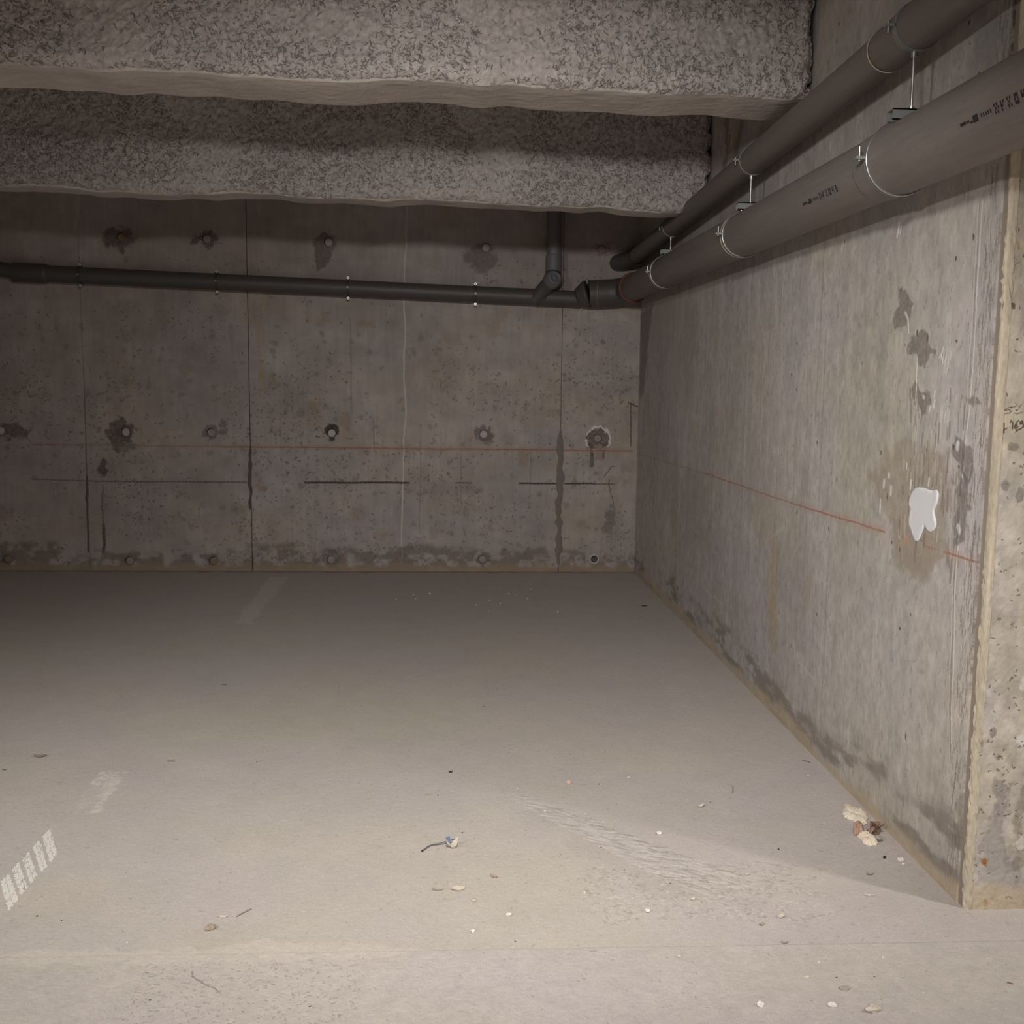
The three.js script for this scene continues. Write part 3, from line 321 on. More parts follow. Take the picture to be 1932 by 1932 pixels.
{
  const w = thing('wall_right', 'long bare concrete side wall with damp stains, ending in a beige front face', 'wall', [0, 0, 0], null, 'structure');
  const side = planar(bx(0, 0.1, -0.05, CY, -0.3, 5.507), 2, RZ0, RZ1, 1, 0, 3.3); part('side_face', side, rightMat, w); part('arris_groove', bx(0.006, 0.1, -0.05, CY, 5.5, 5.54), mat(146, 134, 120, 0.95), w, 'groove beside the corner strip with its shade painted in');  // groove colour is darkened to paint in the shade of the recess
  part('end_face', planar(bx(0.019, 0.62, -0.05, CY, 5.3, 5.55), 0, 0, 0.62, 1, 0, 2.8), endMat, w, 'beige pitted end face with pencil marks');
  // rounded mortar arris: clean above, crumbled below
  const n = 320, m = 7, pos = [], uv = [], idx = [];
  for (let j = 0; j <= n; j++) for (let i = 0; i <= m; i++) {
    const y = -0.02 + (CY + 0.02) * j / n, s = i / m, ang = Math.PI / 2 * s, low = sstep(1.06, 0.98, y) * 0.003 + 0.0008 + sstep(2.05, 1.75, y) * sstep(1.6, 1.75, y) * 0.004;
    const d = (noise2(y * 90, i * 1.3, 3) - 0.5) * low * 2 + (noise2(y * 160, i * 1.8, 4) - 0.5) * low;
    const r = 0.019 + d; pos.push(0.022 - Math.cos(ang) * r, y, 5.533 + Math.sin(ang) * r); uv.push(0.1 + s * 0.8, y / 2.8);
  }
  for (let j = 0; j < n; j++) for (let i = 0; i < m; i++) { const a = j * (m + 1) + i, b = a + m + 1; idx.push(a, a + 1, b, a + 1, b + 1, b); }
  const g = new THREE.BufferGeometry(); g.setAttribute('position', new THREE.Float32BufferAttribute(pos, 3)); g.setAttribute('uv', new THREE.Float32BufferAttribute(uv, 2)); g.setIndex(idx); g.computeVertexNormals();
  const pq = new Paint(64, 1024, 0, 0.08, 0, 2.8, [182, 170, 150], 211); pq.shade(pq.fbm(0.03, 0.3, 4), 0.24); pq.shade(pq.fbm(0.01, 0.02, 2), 0.16); pq.relief(pq.fbm(0.01, 0.02, 3), 0.6); pq.grain(0.08);
  part('arris_strip', g, surfMat(pq, 0.92, 0.003, true), w, 'beige mortar strip along the corner');
}
{ // rest of the car park, outside the picture
  const wa = thing('wall_aisle', 'bare concrete wall along the driving aisle', 'wall', [0, 0, 0], null, 'structure'); part('wall_slab', planar(bx(0.62, 7, -0.05, CY, 5.3, 5.55), 0, 0, 3, 1, 0, 3), plainMat, wa);
  for (const [n, b, au] of [['wall_left', [-9.2, -9, -0.1, CY, -0.3, 17], 2], ['wall_front', [-9.2, 7.2, -0.1, CY, 17, 17.2], 0], ['wall_end', [7, 7.2, -0.1, CY, 5.3, 17], 2]]) { const g = thing(n, 'plain concrete wall of the car park', 'wall', [0, 0, 0], null, 'structure'); part('wall_slab', planar(bx(...b), au, 0, 3, 1, 0, 3), plainMat, g); }
  const c = thing('ceiling', 'concrete slab over the parking bay and the aisle', 'ceiling', [0, 0, 0], null, 'structure');
  part('bay_ceiling', planar(bx(-9.2, 7.2, CY, CY + 0.2, -0.3, 6.1), 0, 0, 3, 2, 0, 3), plainMat, c); part('aisle_ceiling', planar(bx(-9.2, 7.2, 2.78, CY + 0.2, 6.1, 17.2), 0, 0, 3, 2, 0, 3), plainMat, c);
}
// sprayed beams: a rough coat on the faces, trowelled underside, wavy lower edge
function beam(label, zf, zr, bot, sd, sp) {
  const t = thing('ceiling_beam', label, 'beam', [0, 0, 0], null, 'structure');
  const xs = []; for (let x = -9; x < -4.6; x += 0.06) xs.push(x); for (let x = -4.6; x < 0.0; x += sp) xs.push(x); xs.push(0.0);
  const R = 0.06, low = (x) => bot(x) + (noise2(x * 3.1, 2, sd) - 0.5) * 0.022 + (noise2(x * 8, 5, sd) - 0.5) * 0.014;
  const strip = (name, prof, m, rough, labelP) => {
    const pos = [], uv = [], idx = [], n = prof.length;
    xs.forEach((x) => { const b = low(x); prof.forEach(([z, y, nz, ny, s, k]) => {
      const Y = y + b * k + (CY - y) * 0; const q = s * 40, p = x * 40;
      let d = (noise2(x * 5, s * 5, sd + 3) - 0.5) * (rough > 0.3 ? 0.02 : 0.007) - (rough > 0.3 ? 0.022 * sstep(-0.035, 0, x) : 0) + rough * ((noise2(p, q, sd + 4) - 0.5) * 0.012 + (noise2(p * 2.6, q * 2.6, sd + 5) - 0.5) * 0.009 - Math.max(0, 0.07 - Math.abs(noise2(p * 1.7, q * 1.7, sd + 6) - 0.5)) * 0.06);
      pos.push(x > -0.06 ? -0.06 + (x + 0.06) * (1 - 0.5 * noise2(s * 28, 3, sd + 9) * (rough > 0.3 ? 1 : 0.2)) : x, Y + ny * d, z + nz * d); uv.push(x / 1.6, s / 1.6);
    }); });
    for (let j = 0; j + 1 < xs.length; j++) for (let i = 0; i + 1 < n; i++) { const a = j * n + i, b = a + n; idx.push(a, a + 1, b, a + 1, b + 1, b); }
    const g = new THREE.BufferGeometry(); g.setAttribute('position', new THREE.Float32BufferAttribute(pos, 3)); g.setAttribute('uv', new THREE.Float32BufferAttribute(uv, 2)); g.setIndex(idx); g.computeVertexNormals(); part(name, g, m, t, labelP);
  };
  const b0 = bot(-1.5), face = [], under = [], back = []; let s = 0;
  const nf = Math.round((CY - b0 - R) / sp); for (let i = 0; i <= nf; i++) { const f = i / nf; face.push([zf, CY + (R - CY) * f, 1, 0, f * (CY - b0 - R), f]); } // y = CY + (R - CY) f + b f
  s = CY - b0 - R; for (let i = 1; i <= 5; i++) { const a = i / 5 * Math.PI / 2 * 0.75; face.push([zf - R + R * Math.cos(a), R - R * Math.sin(a), Math.cos(a), -Math.sin(a), s + R * a, 1]); }
  const last = face[face.length - 1], nu = Math.round((zf - zr - R) / 0.01); for (let i = 0; i <= nu; i++) { const f = i / nu; under.push([last[0] + (zr + 0.02 - last[0]) * f, i === 0 ? last[1] + 0.016 : last[1] * (1 - Math.min(1, f * 6)), (1 - Math.min(1, f * 8)) * last[2], -1 + (1 - Math.min(1, f * 8)) * (1 + last[3]), last[4] + f * (zf - zr), 1]); }
  const lu = under[under.length - 1]; for (let i = 0; i <= 12; i++) { const f = i / 12; back.push([zr + 0.03 * (1 - Math.min(1, f * 4)), CY * f + (i === 0 ? 0.02 : 0), -Math.min(1, f * 4), -(1 - Math.min(1, f * 4)), lu[4] + f * 0.6, 1 - f]); }
  strip('sprayed_coat', face, sprayMat, 1, 'flocked fibre coat with dark gaps'); strip('underside', under, underMat, 0.12, 'smoother trowelled underside'); strip('rear_coat', back, sprayMat, 0.5);
}
beam('nearer concrete beam coated with rough sprayed fibre, cut off by the top of the photo', 3.975, 3.6, (x) => 2.668 - x * 0.016, 41, 0.0055);
beam('farther concrete beam coated with rough sprayed fibre, in front of the back wall', 2.255, 2.03, (x) => 2.512 - x * 0.0165, 67, 0.0075);

// ------------------------------------------------------------------ pipes
const greyPVC = (() => { const p = new Paint(512, 256, 0, 4, 0, 0.63, [116, 108, 103], 171); p.shade(p.fbm(0.5, 0.1, 4), 0.18); p.shade(p.fbm(0.05, 0.03, 3), 0.1); p.grain(0.06); return surfMat(p, 0.62, 0.0006, true); })();
const midPVC = (() => { const p = new Paint(512, 256, 0, 4, 0, 0.4, [110, 103, 96], 181); p.shade(p.fbm(0.5, 0.1, 4), 0.2); p.shade(p.fbm(0.05, 0.03, 3), 0.1); p.grain(0.06); return surfMat(p, 0.6, 0.0006, true); })();
const darkPVC = mat(80, 76, 74, 0.5), dullPVC = mat(108, 106, 108, 0.55), rubber = mat(104, 66, 50, 0.7), zinc = mat(190, 192, 190, 0.34, 1), zincDull = mat(140, 142, 140, 0.5, 0.5), glue = mat(164, 150, 132, 0.6), ink = mat(38, 36, 36, 0.7);
const strapM = mat(74, 71, 69, 0.55, 0.3);
const lowAt = (z) => [-0.13, 2.276 - 0.0225 * z, z], upAt = (z) => [-0.1, 2.512 + 0.0055 * z, z];
const ringZ = [5.15, 3.45, 1.64];
{
  const t = thing('drain_pipe', 'thick grey drain pipe along the right wall, the lower of the two', 'pipe');
  part('pipe_body', lathe(lowAt(0.4), lowAt(5.05), [[0.1, 0], [0.1, 1]], 48), greyPVC, t);
  part('pipe_body', lathe(lowAt(5.03), lowAt(5.53), [[0.09, 0], [0.1015, 0.0], [0.104, 0.02], [0.104, 1]], 48), greyPVC, t);
  part('pipe_body', lathe(lowAt(5.53), lowAt(7.6), [[0.104, 0], [0.104, 1]], 48), greyPVC, t);
  for (const z of [5.05, 3.41, 1.6]) part('glue_joint', new THREE.TorusGeometry(0.1015, 0.0022, 8, 48).translate(...lowAt(z)), glue, t, 'pale bead of dried glue');
  part('rubber_seal', new THREE.TorusGeometry(0.106, 0.011, 12, 44).translate(...lowAt(0.4)), rubber, t, 'reddish brown rubber seal');
  // elbow into the pipe on the back wall
  part('elbow', bend([[-0.13, 2.267, 0.4], [-0.132, 2.265, 0.3], [-0.16, 2.26, 0.2], [-0.24, 2.25, 0.155], [-0.44, 2.238, 0.145]], 0.107, 30, 36), darkPVC, t, 'black elbow fitting');
  part('reducer', lathe([-0.44, 2.238, 0.145], [-0.53, 2.212, 0.12], [[0.0001, 0], [0.109, 0], [0.109, 0.25], [0.072, 0.9], [0.07, 1], [0.0001, 1]], 36), darkPVC, t);
  part('glue_bead', new THREE.TorusGeometry(0.108, 0.0018, 6, 40, 2.2).rotateZ(2.2).rotateY(1.3).translate(-0.36, 2.244, 0.148), glue, t, 'pale glue run');
  // print on the pipe: maker's line, small marks and block figures
  const mark = (z, a, len, hgt) => { // a raised patch of ink on the curved face
    const o = lowAt(z), n = 4, pos = [], idx = [], r = z > 5.05 ? 0.1046 : 0.1006; for (let i = 0; i <= n; i++) for (const s of [0, 1]) { const an = a + (i / n - 0.5) * hgt / r; pos.push(o[0] + Math.cos(an) * r, o[1] + Math.sin(an) * r, z + s * len); }
    for (let i = 0; i < n; i++) { const q = 2 * i; idx.push(q, q + 2, q + 1, q + 1, q + 2, q + 3); } const g = new THREE.BufferGeometry(); g.setAttribute('position', new THREE.Float32BufferAttribute(pos, 3)); g.setIndex(idx); g.computeVertexNormals(); return g;
  };
  const print = (z0, k, a) => {
    const G = []; let z = z0; const put = (len, h, da = 0) => { G.push(mark(z, a + da, len * k, h)); }; const adv = (d) => { z += d * k; };
    put(0.045, 0.008); adv(0.05); put(0.022, 0.006); adv(0.026); put(0.022, 0.005, 0.04); adv(0.024); put(0.038, 0.017); adv(0.06);
    for (let i = 0; i < 5; i++) { put(0.009, 0.009); adv(0.017); } adv(0.012);
    const glyph = [[[0, 0], [0, 1], [1, 0.5], [2, 0], [2, 1], [3, 0.5]], [[0, 0], [0, 0.5], [0, 1], [1, 0.5], [2, 0]], [[0, 0], [1, 0.5], [2, 0], [2, 1], [0, 1]], [[0, 0], [0, 0.5], [0, 1], [2, 0], [2, 0.5], [2, 1], [1, 0], [1, 1]], [[0, 0], [0, 0.5], [1, 0.5], [2, 1], [2, 0]], [[0, 0], [0, 0.5], [0, 1], [1, 1], [1, 0], [2, 0.5]]];
    for (const gl of glyph) { for (const [c, r] of gl) { const zz = z; z += c * 0.0085 * k; put(0.0085, 0.0075, (r - 0.5) * 0.16); z = zz; } adv(0.046); }
    return mergeGeometries(G);
  };
  part('print', print(5.72, 0.62, 3.5), ink, t, 'line of black printed marks'); part('print', print(4.55, 0.66, 3.55), ink, t, 'line of black printed marks');
}
{
  const t = thing('drain_pipe', 'thinner dark grey drain pipe above the thick one on the right wall', 'pipe');
  part('pipe_body', lathe(upAt(0.32), upAt(3.46), [[0.061, 0], [0.061, 1]], 40), midPVC, t);
  part('pipe_body', lathe(upAt(3.44), upAt(4.98), [[0.05, 0], [0.062, 0], [0.0635, 0.01], [0.0635, 1]], 40), midPVC, t);
  part('pipe_body', lathe(upAt(4.94), upAt(7.6), [[0.05, 0], [0.065, 0], [0.068, 0.01], [0.068, 1]], 40), midPVC, t);
  part('glue_joint', new THREE.TorusGeometry(0.068, 0.0022, 8, 40).translate(...upAt(4.945)), glue, t, 'pale bead of dried glue');
  part('elbow', bend([[-0.1, 2.514, 0.36], [-0.102, 2.512, 0.24], [-0.125, 2.505, 0.14], [-0.17, 2.5, 0.06], [-0.2, 2.498, -0.03]], 0.066, 24, 30), darkPVC, t, 'black elbow into the back wall');
}
const backAt = (x) => [x, 2.184 - 0.0307 * x, 0.12];
{
  const t = thing('waste_pipe', 'dark pipe clamped level along the back wall', 'pipe');
  part('pipe_body', lathe(backAt(-4.62), backAt(-0.5), [[0.0625, 0], [0.0625, 1]], 36), darkPVC, t);
  part('coupling', lathe(backAt(-4.86), backAt(-4.6), [[0.05, 0], [0.074, 0.0], [0.074, 0.9], [0.066, 1], [0.05, 1]], 36), darkPVC, t);
  part('bend', bend([backAt(-4.8), [-4.95, 2.352, 0.125], [-5.15, 2.39, 0.16], [-5.5, 2.45, 0.26], [-6.4, 2.56, 0.3], [-9, 2.7, 0.3]], 0.056, 40, 28), darkPVC, t, 'bend rising to the left');
}
{
  const t = thing('stack_pipe', 'vertical dark pipe dropping behind the far beam onto the back wall pipe', 'pipe');
  part('pipe_body', lathe([-0.722, 2.42, 0.17], [-0.722, CY, 0.17], [[0.0575, 0], [0.0575, 1]], 32), dullPVC, t);
  part('collar', lathe([-0.724, 2.4, 0.17], [-0.722, 2.53, 0.17], [[0.057, 0], [0.064, 0.04], [0.064, 0.9], [0.058, 1]], 32), dullPVC, t);
  part('branch', bend([[-0.87, 2.185, 0.125], [-0.83, 2.225, 0.15], [-0.775, 2.29, 0.2], [-0.738, 2.33, 0.26]], 0.059, 18, 30), darkPVC, t, 'slanting branch into the horizontal pipe');
  part('throat', bend([[-0.724, 2.44, 0.17], [-0.73, 2.38, 0.18], [-0.76, 2.31, 0.2]], 0.058, 12, 26), darkPVC, t);
  part('socket', lathe([-0.75, 2.315, 0.24], [-0.722, 2.345, 0.3], [[0.058, 0], [0.066, 0.1], [0.066, 1], [0.054, 1]], 32), dullPVC, t);
  part('access_plug', lathe([-0.726, 2.341, 0.292], [-0.72, 2.347, 0.306], [[0.056, 0], [0.056, 0.7], [0.05, 1], [0.036, 1], [0.034, 0.5], [0.012, 0.5], [0.012, 1], [0.0001, 1]], 32), mat(112, 112, 116, 0.5), t, 'round grey access plug');
}
// clamps of the back pipe
[[-4.36, 'wall clamp of the back pipe nearest the left edge of the photo'], [-3.325, 'wall clamp of the back pipe, second from the left'], [-2.32, 'wall clamp of the back pipe left of the lime-streaked crack'], [-1.33, 'wall clamp of the back pipe nearest the vertical pipe']].forEach(([x, label]) => {
  const c = backAt(x), t = thing('pipe_clamp', label, 'pipe clamp', [x, c[1], 0], 'clamps along the back wall pipe');
  part('strap', band([0, 0, 0.12], 0.0632, 0.022, 0.0025, 'x'), strapM, t);
  for (const s of [1, -1]) { part('ear', bx(-0.011, 0.011, s > 0 ? 0.062 : -0.09, s > 0 ? 0.09 : -0.062, 0.117, 0.123), strapM, t); const b = part('bolt_head', cyl([0, s * 0.078, 0.123], [0, s * 0.078, 0.136], 0.0125, 0.0115, 6), mat(222, 220, 214, 0.4, 0.6), t); part('bolt_tip', cyl([0, 0, 0], [0, 0, 0.004], 0.005, 0.004, 8).translate(0, s * 0.078, 0.136), zincDull, b); }
  part('stud', cyl([0, 0, -0.02], [0, 0, 0.06], 0.006, 0.006, 10), zincDull, t); part('nut', cyl([0.0, 0.0, 0.1835], [0.0, 0.0, 0.19], 0.0085, 0.007, 6), mat(168, 166, 164, 0.45, 0.6), t);
});
// cantilever brackets that carry both right-hand pipes
ringZ.forEach((z, i) => {
  const lo = lowAt(z), up = upAt(z), chY = lo[1] + 0.112, rl = z > 5.05 ? 0.105 : 0.101, ru = z > 4.9 ? 0.069 : z > 3.44 ? 0.0642 : 0.0618;
  const t = thing('pipe_bracket', ['galvanised bracket holding both right wall pipes, nearest the camera', 'galvanised bracket holding both right wall pipes, the middle one', 'galvanised bracket holding both right wall pipes, nearest the back wall'][i], 'pipe bracket', [0, chY, z], 'brackets of the two pipes on the right wall');
  const L = (p) => [p[0], p[1] - chY, p[2] - z];
  const pr2 = [[0.0, -0.02, 0.02], [0, 0, 0]];
  const ch = mergeGeometries([bx(-0.168, 0.0, 0.026, 0.03, -0.02, 0.02), bx(-0.168, 0.0, -0.002, 0.03, -0.02, -0.0175), bx(-0.168, 0.0, -0.002, 0.03, 0.0175, 0.02), bx(-0.168, 0.0, -0.002, 0.001, -0.02, -0.01), bx(-0.168, 0.0, -0.002, 0.001, 0.01, 0.02)]);
  part('channel', ch, zincDull, t, 'open C-shaped steel channel'); part('wall_plate', bx(-0.006, 0, -0.03, 0.06, -0.035, 0.035), zincDull, t);
  const rod = part('threaded_rod', cyl([-0.105, 0.02, 0], [-0.105, up[1] - chY - ru, 0], 0.0045, 0.0045, 10), zinc, t); part('nut', cyl([-0.105, 0.03, 0], [-0.105, 0.039, 0], 0.0095, 0.0095, 6), zinc, rod); part('nut', cyl([-0.105, up[1] - chY - ru - 0.018, 0], [-0.105, up[1] - chY - ru - 0.003, 0], 0.0095, 0.0095, 6), zinc, rod);
  const u = part('upper_ring', band(L(up), ru, 0.022, 0.003), zincDull, t); part('ear', bx(-0.1 - ru - 0.03, -0.1 - ru + 0.002, up[1] - chY - 0.004, up[1] - chY + 0.004, -0.011, 0.011), zincDull, u); part('bolt', cyl([-0.1 - ru - 0.018, up[1] - chY - 0.022, 0], [-0.1 - ru - 0.018, up[1] - chY + 0.012, 0], 0.004, 0.004, 8), zinc, u);
  const l = part('lower_ring', band(L(lo), rl, 0.024, 0.003), zincDull, t); part('ear', bx(-0.13 - rl - 0.034, -0.13 - rl + 0.002, lo[1] - chY - 0.004, lo[1] - chY + 0.004, -0.012, 0.012), zincDull, l); part('bolt', cyl([-0.13 - rl - 0.02, lo[1] - chY - 0.008, 0], [-0.13 - rl - 0.02, lo[1] - chY + 0.034, 0], 0.004, 0.004, 8), zinc, l);
  part('rim', new THREE.TorusGeometry(rl + 0.0035, 0.0025, 8, 48).translate(lo[0], lo[1] - chY, 0.011), zinc, l); part('hanger_stud', cyl([-0.145, -0.01, 0], [-0.145, 0.004, 0], 0.006, 0.006, 10), zinc, t);
});

// ------------------------------------------------------------------ foam on the right wall
{
  const out = [[5.09, 1.158], [5.14, 1.169], [5.206, 1.166], [5.244, 1.169], [5.247, 1.142], [5.227, 1.108], [5.245, 1.077], [5.237, 1.057], [5.21, 1.047], [5.18, 1.058], [5.172, 1.067], [5.157, 1.038], [5.128, 1.005], [5.095, 1.026], [5.068, 1.055], [5.075, 1.095], [5.06, 1.118]];
  const cz = 5.24; const s = new THREE.Shape(new THREE.CatmullRomCurve3(out.map(([z, y]) => V(z, y, 0)), true, 'catmullrom', 0.6).getPoints(90).map(p => new THREE.Vector2(p.x, p.y)));
  const g = new THREE.ExtrudeGeometry(s, { depth: 0.002, bevelEnabled: true, bevelThickness: 0.0035, bevelSize: 0.01, bevelOffset: -0.006, bevelSegments: 5, curveSegments: 8 });
  const p = g.attributes.position; for (let i = 0; i < p.count; i++) { const q = p.getZ(i); p.setZ(i, q + (q > 0 ? (noise2(p.getX(i) * 60, p.getY(i) * 60, 5) - 0.5) * 0.003 : 0)); }
  g.rotateY(-Math.PI / 2); g.computeBoundingBox(); g.translate(-g.boundingBox.max.x + 0.004, 0, 0); const gg = mergeVertices(g, 1e-4); gg.computeVertexNormals();
  const o = new THREE.Mesh(gg, mat(214, 214, 215, 0.8)); o.name = 'foam_patch'; scene.add(o); tag(o, 'white patch of hardened foam with two drips on the right wall', 'foam');
}

// ------------------------------------------------------------------ paint stripes of the parking line
{
  const t = thing('parking_line', 'white worn paint marks of the parking line, five slanting bars', 'paint mark'); const pm = mat(220, 214, 206, 0.85), r = rng(5);
  const bars = [[[-2.791, 4.935], [-2.794, 4.995], [-2.693, 5.187], [-2.7, 5.121]], [[-2.791, 5.027], [-2.789, 5.081], [-2.695, 5.249], [-2.695, 5.208]], [[-2.79, 5.111], [-2.786, 5.163], [-2.697, 5.323], [-2.697, 5.276]], [[-2.789, 5.184], [-2.791, 5.226], [-2.695, 5.393], [-2.695, 5.349]], [[-2.789, 5.254], [-2.789, 5.307], [-2.694, 5.477], [-2.693, 5.417]]];
  bars.forEach(([a, b, c, d], k) => {
    const edge = (p, q, n, j) => { const o = []; for (let i = 0; i < n; i++) { const u = i / n; o.push([p[0] + (q[0] - p[0]) * u + (r() - 0.5) * j, p[1] + (q[1] - p[1]) * u + (r() - 0.5) * j]); } return o; };
    const mk = (A, B, C, D) => { const o = [...edge(A, B, 4, 0.008), ...edge(B, C, 12, 0.006), ...edge(C, D, 4, 0.008), ...edge(D, A, 12, 0.006)]; const g = new THREE.ExtrudeGeometry(new THREE.Shape(o.map(([x, z]) => new THREE.Vector2(x, -z))), { depth: 0.0012, bevelEnabled: false }); return g.rotateX(-Math.PI / 2); };
    const mid = (p, q, u) => [p[0] + (q[0] - p[0]) * u, p[1] + (q[1] - p[1]) * u]; // each bar is split by a thin tread gap and cross cracks
    const G = []; for (const [u0, u1] of [[0, 0.46], [0.54, 1]]) { const A = mid(a, b, u0), B = mid(a, b, u1), D = mid(d, c, u0), C = mid(d, c, u1); const cuts = [0, 0.16 + r() * 0.1, 0.4 + r() * 0.12, 0.68 + r() * 0.1, 1]; for (let i = 0; i < 4; i++) { const e = i < 3 ? 0.012 : 0; G.push(mk(mid(A, D, cuts[i]), mid(B, C, cuts[i]), mid(B, C, cuts[i + 1] - e), mid(A, D, cuts[i + 1] - e))); } }
    part('paint_bar', mergeGeometries(G), pm, t);
  });
}

// ------------------------------------------------------------------ litter on the floor
const R2 = rng(99);
function lump(sx, sy, sz, seed, rough = 0.35, det = 2) { const g = mergeVertices(new THREE.IcosahedronGeometry(1, det).deleteAttribute('normal').deleteAttribute('uv'), 1e-4), p = g.attributes.position; for (let i = 0; i < p.count; i++) { const v = V(p.getX(i), p.getY(i), p.getZ(i)), k = 1 + rough * ((noise2(v.x * 1.9 + 5, v.y * 1.9 + v.z * 2.3 + 7, seed) - 0.5) * 1.4 + (noise2(v.x * 4.5 + 3, v.z * 4.5 + v.y * 3.7, seed + 1) - 0.5) * 0.8); p.setXYZ(i, v.x * sx * k, Math.max(v.y, -0.7) * sy * k, v.z * sz * k); } g.computeBoundingBox(); g.translate(0, -g.boundingBox.min.y, 0); return g; }
function faceted(g) { const n = g.toNonIndexed(); n.computeVertexNormals(); return n; }
function flake(w, d, h, curl, seed) { // irregular curled flake with thickness
  const n = 7, top = [], th = Math.max(0.0012, h * 0.14), pos = [], idx = [];
  for (let L = 0; L < 2; L++) for (let j = 0; j <= n; j++) for (let i = 0; i <= n; i++) { const u = i / n * 2 - 1, v = j / n * 2 - 1, ang = Math.atan2(v, u), m = 1 - 0.5 * noise2(Math.cos(ang) * 2.6 + 9, Math.sin(ang) * 2.6 + 9, seed), a = u * Math.sqrt(1 - v * v / 2) * m, b = v * Math.sqrt(1 - u * u / 2) * m; pos.push(a * w / 2, th * (1 - L) + h * (curl * (a * a + 0.4 * b * b) + 0.35 * (noise2(a * 2.4 + 4, b * 2.4 + 4, seed + 2))), b * d / 2); }
  const N = (n + 1) * (n + 1); for (let j = 0; j < n; j++) for (let i = 0; i < n; i++) { const a = j * (n + 1) + i, b = a + 1, c = a + n + 1, e = c + 1; idx.push(a, c, b, b, c, e, N + a, N + b, N + c, N + b, N + e, N + c); }
  const rim = []; for (let i = 0; i < n; i++) rim.push(i); for (let j = 0; j < n; j++) rim.push(j * (n + 1) + n); for (let i = n; i > 0; i--) rim.push(n * (n + 1) + i); for (let j = n; j > 0; j--) rim.push(j * (n + 1));
  for (let k = 0; k < rim.length; k++) { const a = rim[k], b = rim[(k + 1) % rim.length]; idx.push(a, b, N + a, b, N + b, N + a); }
  const g = new THREE.BufferGeometry(); g.setAttribute('position', new THREE.Float32BufferAttribute(pos, 3)); g.setIndex(idx); g.computeBoundingBox(); g.translate(0, -g.boundingBox.min.y, 0); return faceted(g);
}
function stick(a, b, r, sag = 0.12) { const A = V(a[0], r, a[1]), B = V(b[0], r, b[1]), M = A.clone().add(B).multiplyScalar(0.5); M.x += (B.z - A.z) * sag * 0.2; M.z -= (B.x - A.x) * sag * 0.2; return new THREE.TubeGeometry(new THREE.CatmullRomCurve3([A, M, B]), 10, r, 6, false); }
function litter(name, geo, m, [x, z], turn, label, cat, group) { const o = new THREE.Mesh(geo, m); o.name = numbered(name); o.position.set(x, 0, z); o.rotation.y = turn; scene.add(o); return tag(o, label, cat, group); }
const cWhite = mat(214, 208, 199, 0.85), cBeige = mat(190, 180, 165, 0.9), cBrown = mat(120, 92, 74, 0.9), cTan = mat(154, 139, 122, 0.9), cDark = mat(58, 50, 45, 0.9), cGrey = mat(150, 142, 132, 0.9), cPink = mat(192, 166, 154, 0.85);
// three bigger lumps by the right wall
function shard(px, h, seed, bump = 0.5) { // broken lump with the given outline on the floor (x, z), bumpy rounded top
  const cx = px.reduce((a, p) => a + p[0], 0) / px.length, cz = px.reduce((a, p) => a + p[1], 0) / px.length, N = 96, K = 7, pos = [], idx = [], n = px.length, rim = [];
  for (let i = 0; i < N; i++) { const t = i / N * n, k = Math.floor(t), f = t - k, a = px[k % n], b = px[(k + 1) % n], j = 1 + (noise2(i * 0.7, 3, seed) - 0.5) * 0.12; rim.push([(a[0] + (b[0] - a[0]) * f - cx) * j, (a[1] + (b[1] - a[1]) * f - cz) * j]); }
  for (let q = 0; q <= K; q++) for (let i = 0; i < N; i++) { const e = 1 - q / K, s = q === 0 ? 0.93 : q === 1 ? 1 : e * 1.12, x = rim[i][0] * s, z = rim[i][1] * s, y = q === 0 ? 0 : q === 1 ? h * 0.3 : h * (0.55 + 0.45 * Math.min(1, (q - 1) / 2)) * (1 - bump / 2 + bump * (noise2(x * 110 + 9, z * 110 + 9, seed) * 0.6 + noise2(x * 260 + 9, z * 260 + 9, seed + 1) * 0.5)); pos.push(x, y, z); }
  for (let q = 0; q < K; q++) for (let i = 0; i < N; i++) { const a = q * N + i, b = q * N + (i + 1) % N; idx.push(a, b, a + N, b, b + N, a + N); }
  const g = new THREE.BufferGeometry(); g.setAttribute('position', new THREE.Float32BufferAttribute(pos, 3)); g.setIndex(idx); g.computeVertexNormals(); const G = toCreasedNormals(g, 0.5); return { g: G, c: [cx, cz] };
}
{ const q = shard([[-0.099, 4.882], [-0.057, 4.8], [-0.053, 4.823], [-0.038, 4.828], [-0.022, 4.852], [-0.009, 4.875], [-0.023, 4.924], [-0.046, 4.972], [-0.06, 4.984], [-0.073, 4.971], [-0.083, 4.962], [-0.087, 4.945], [-0.099, 4.936], [-0.104, 4.918]].reverse(), 0.014, 3, 0.8); litter('plaster_chunk', q.g, mat(214, 203, 184, 0.9), q.c, 0, 'large flat cream plaster chunk on the floor by the right wall', 'debris'); }
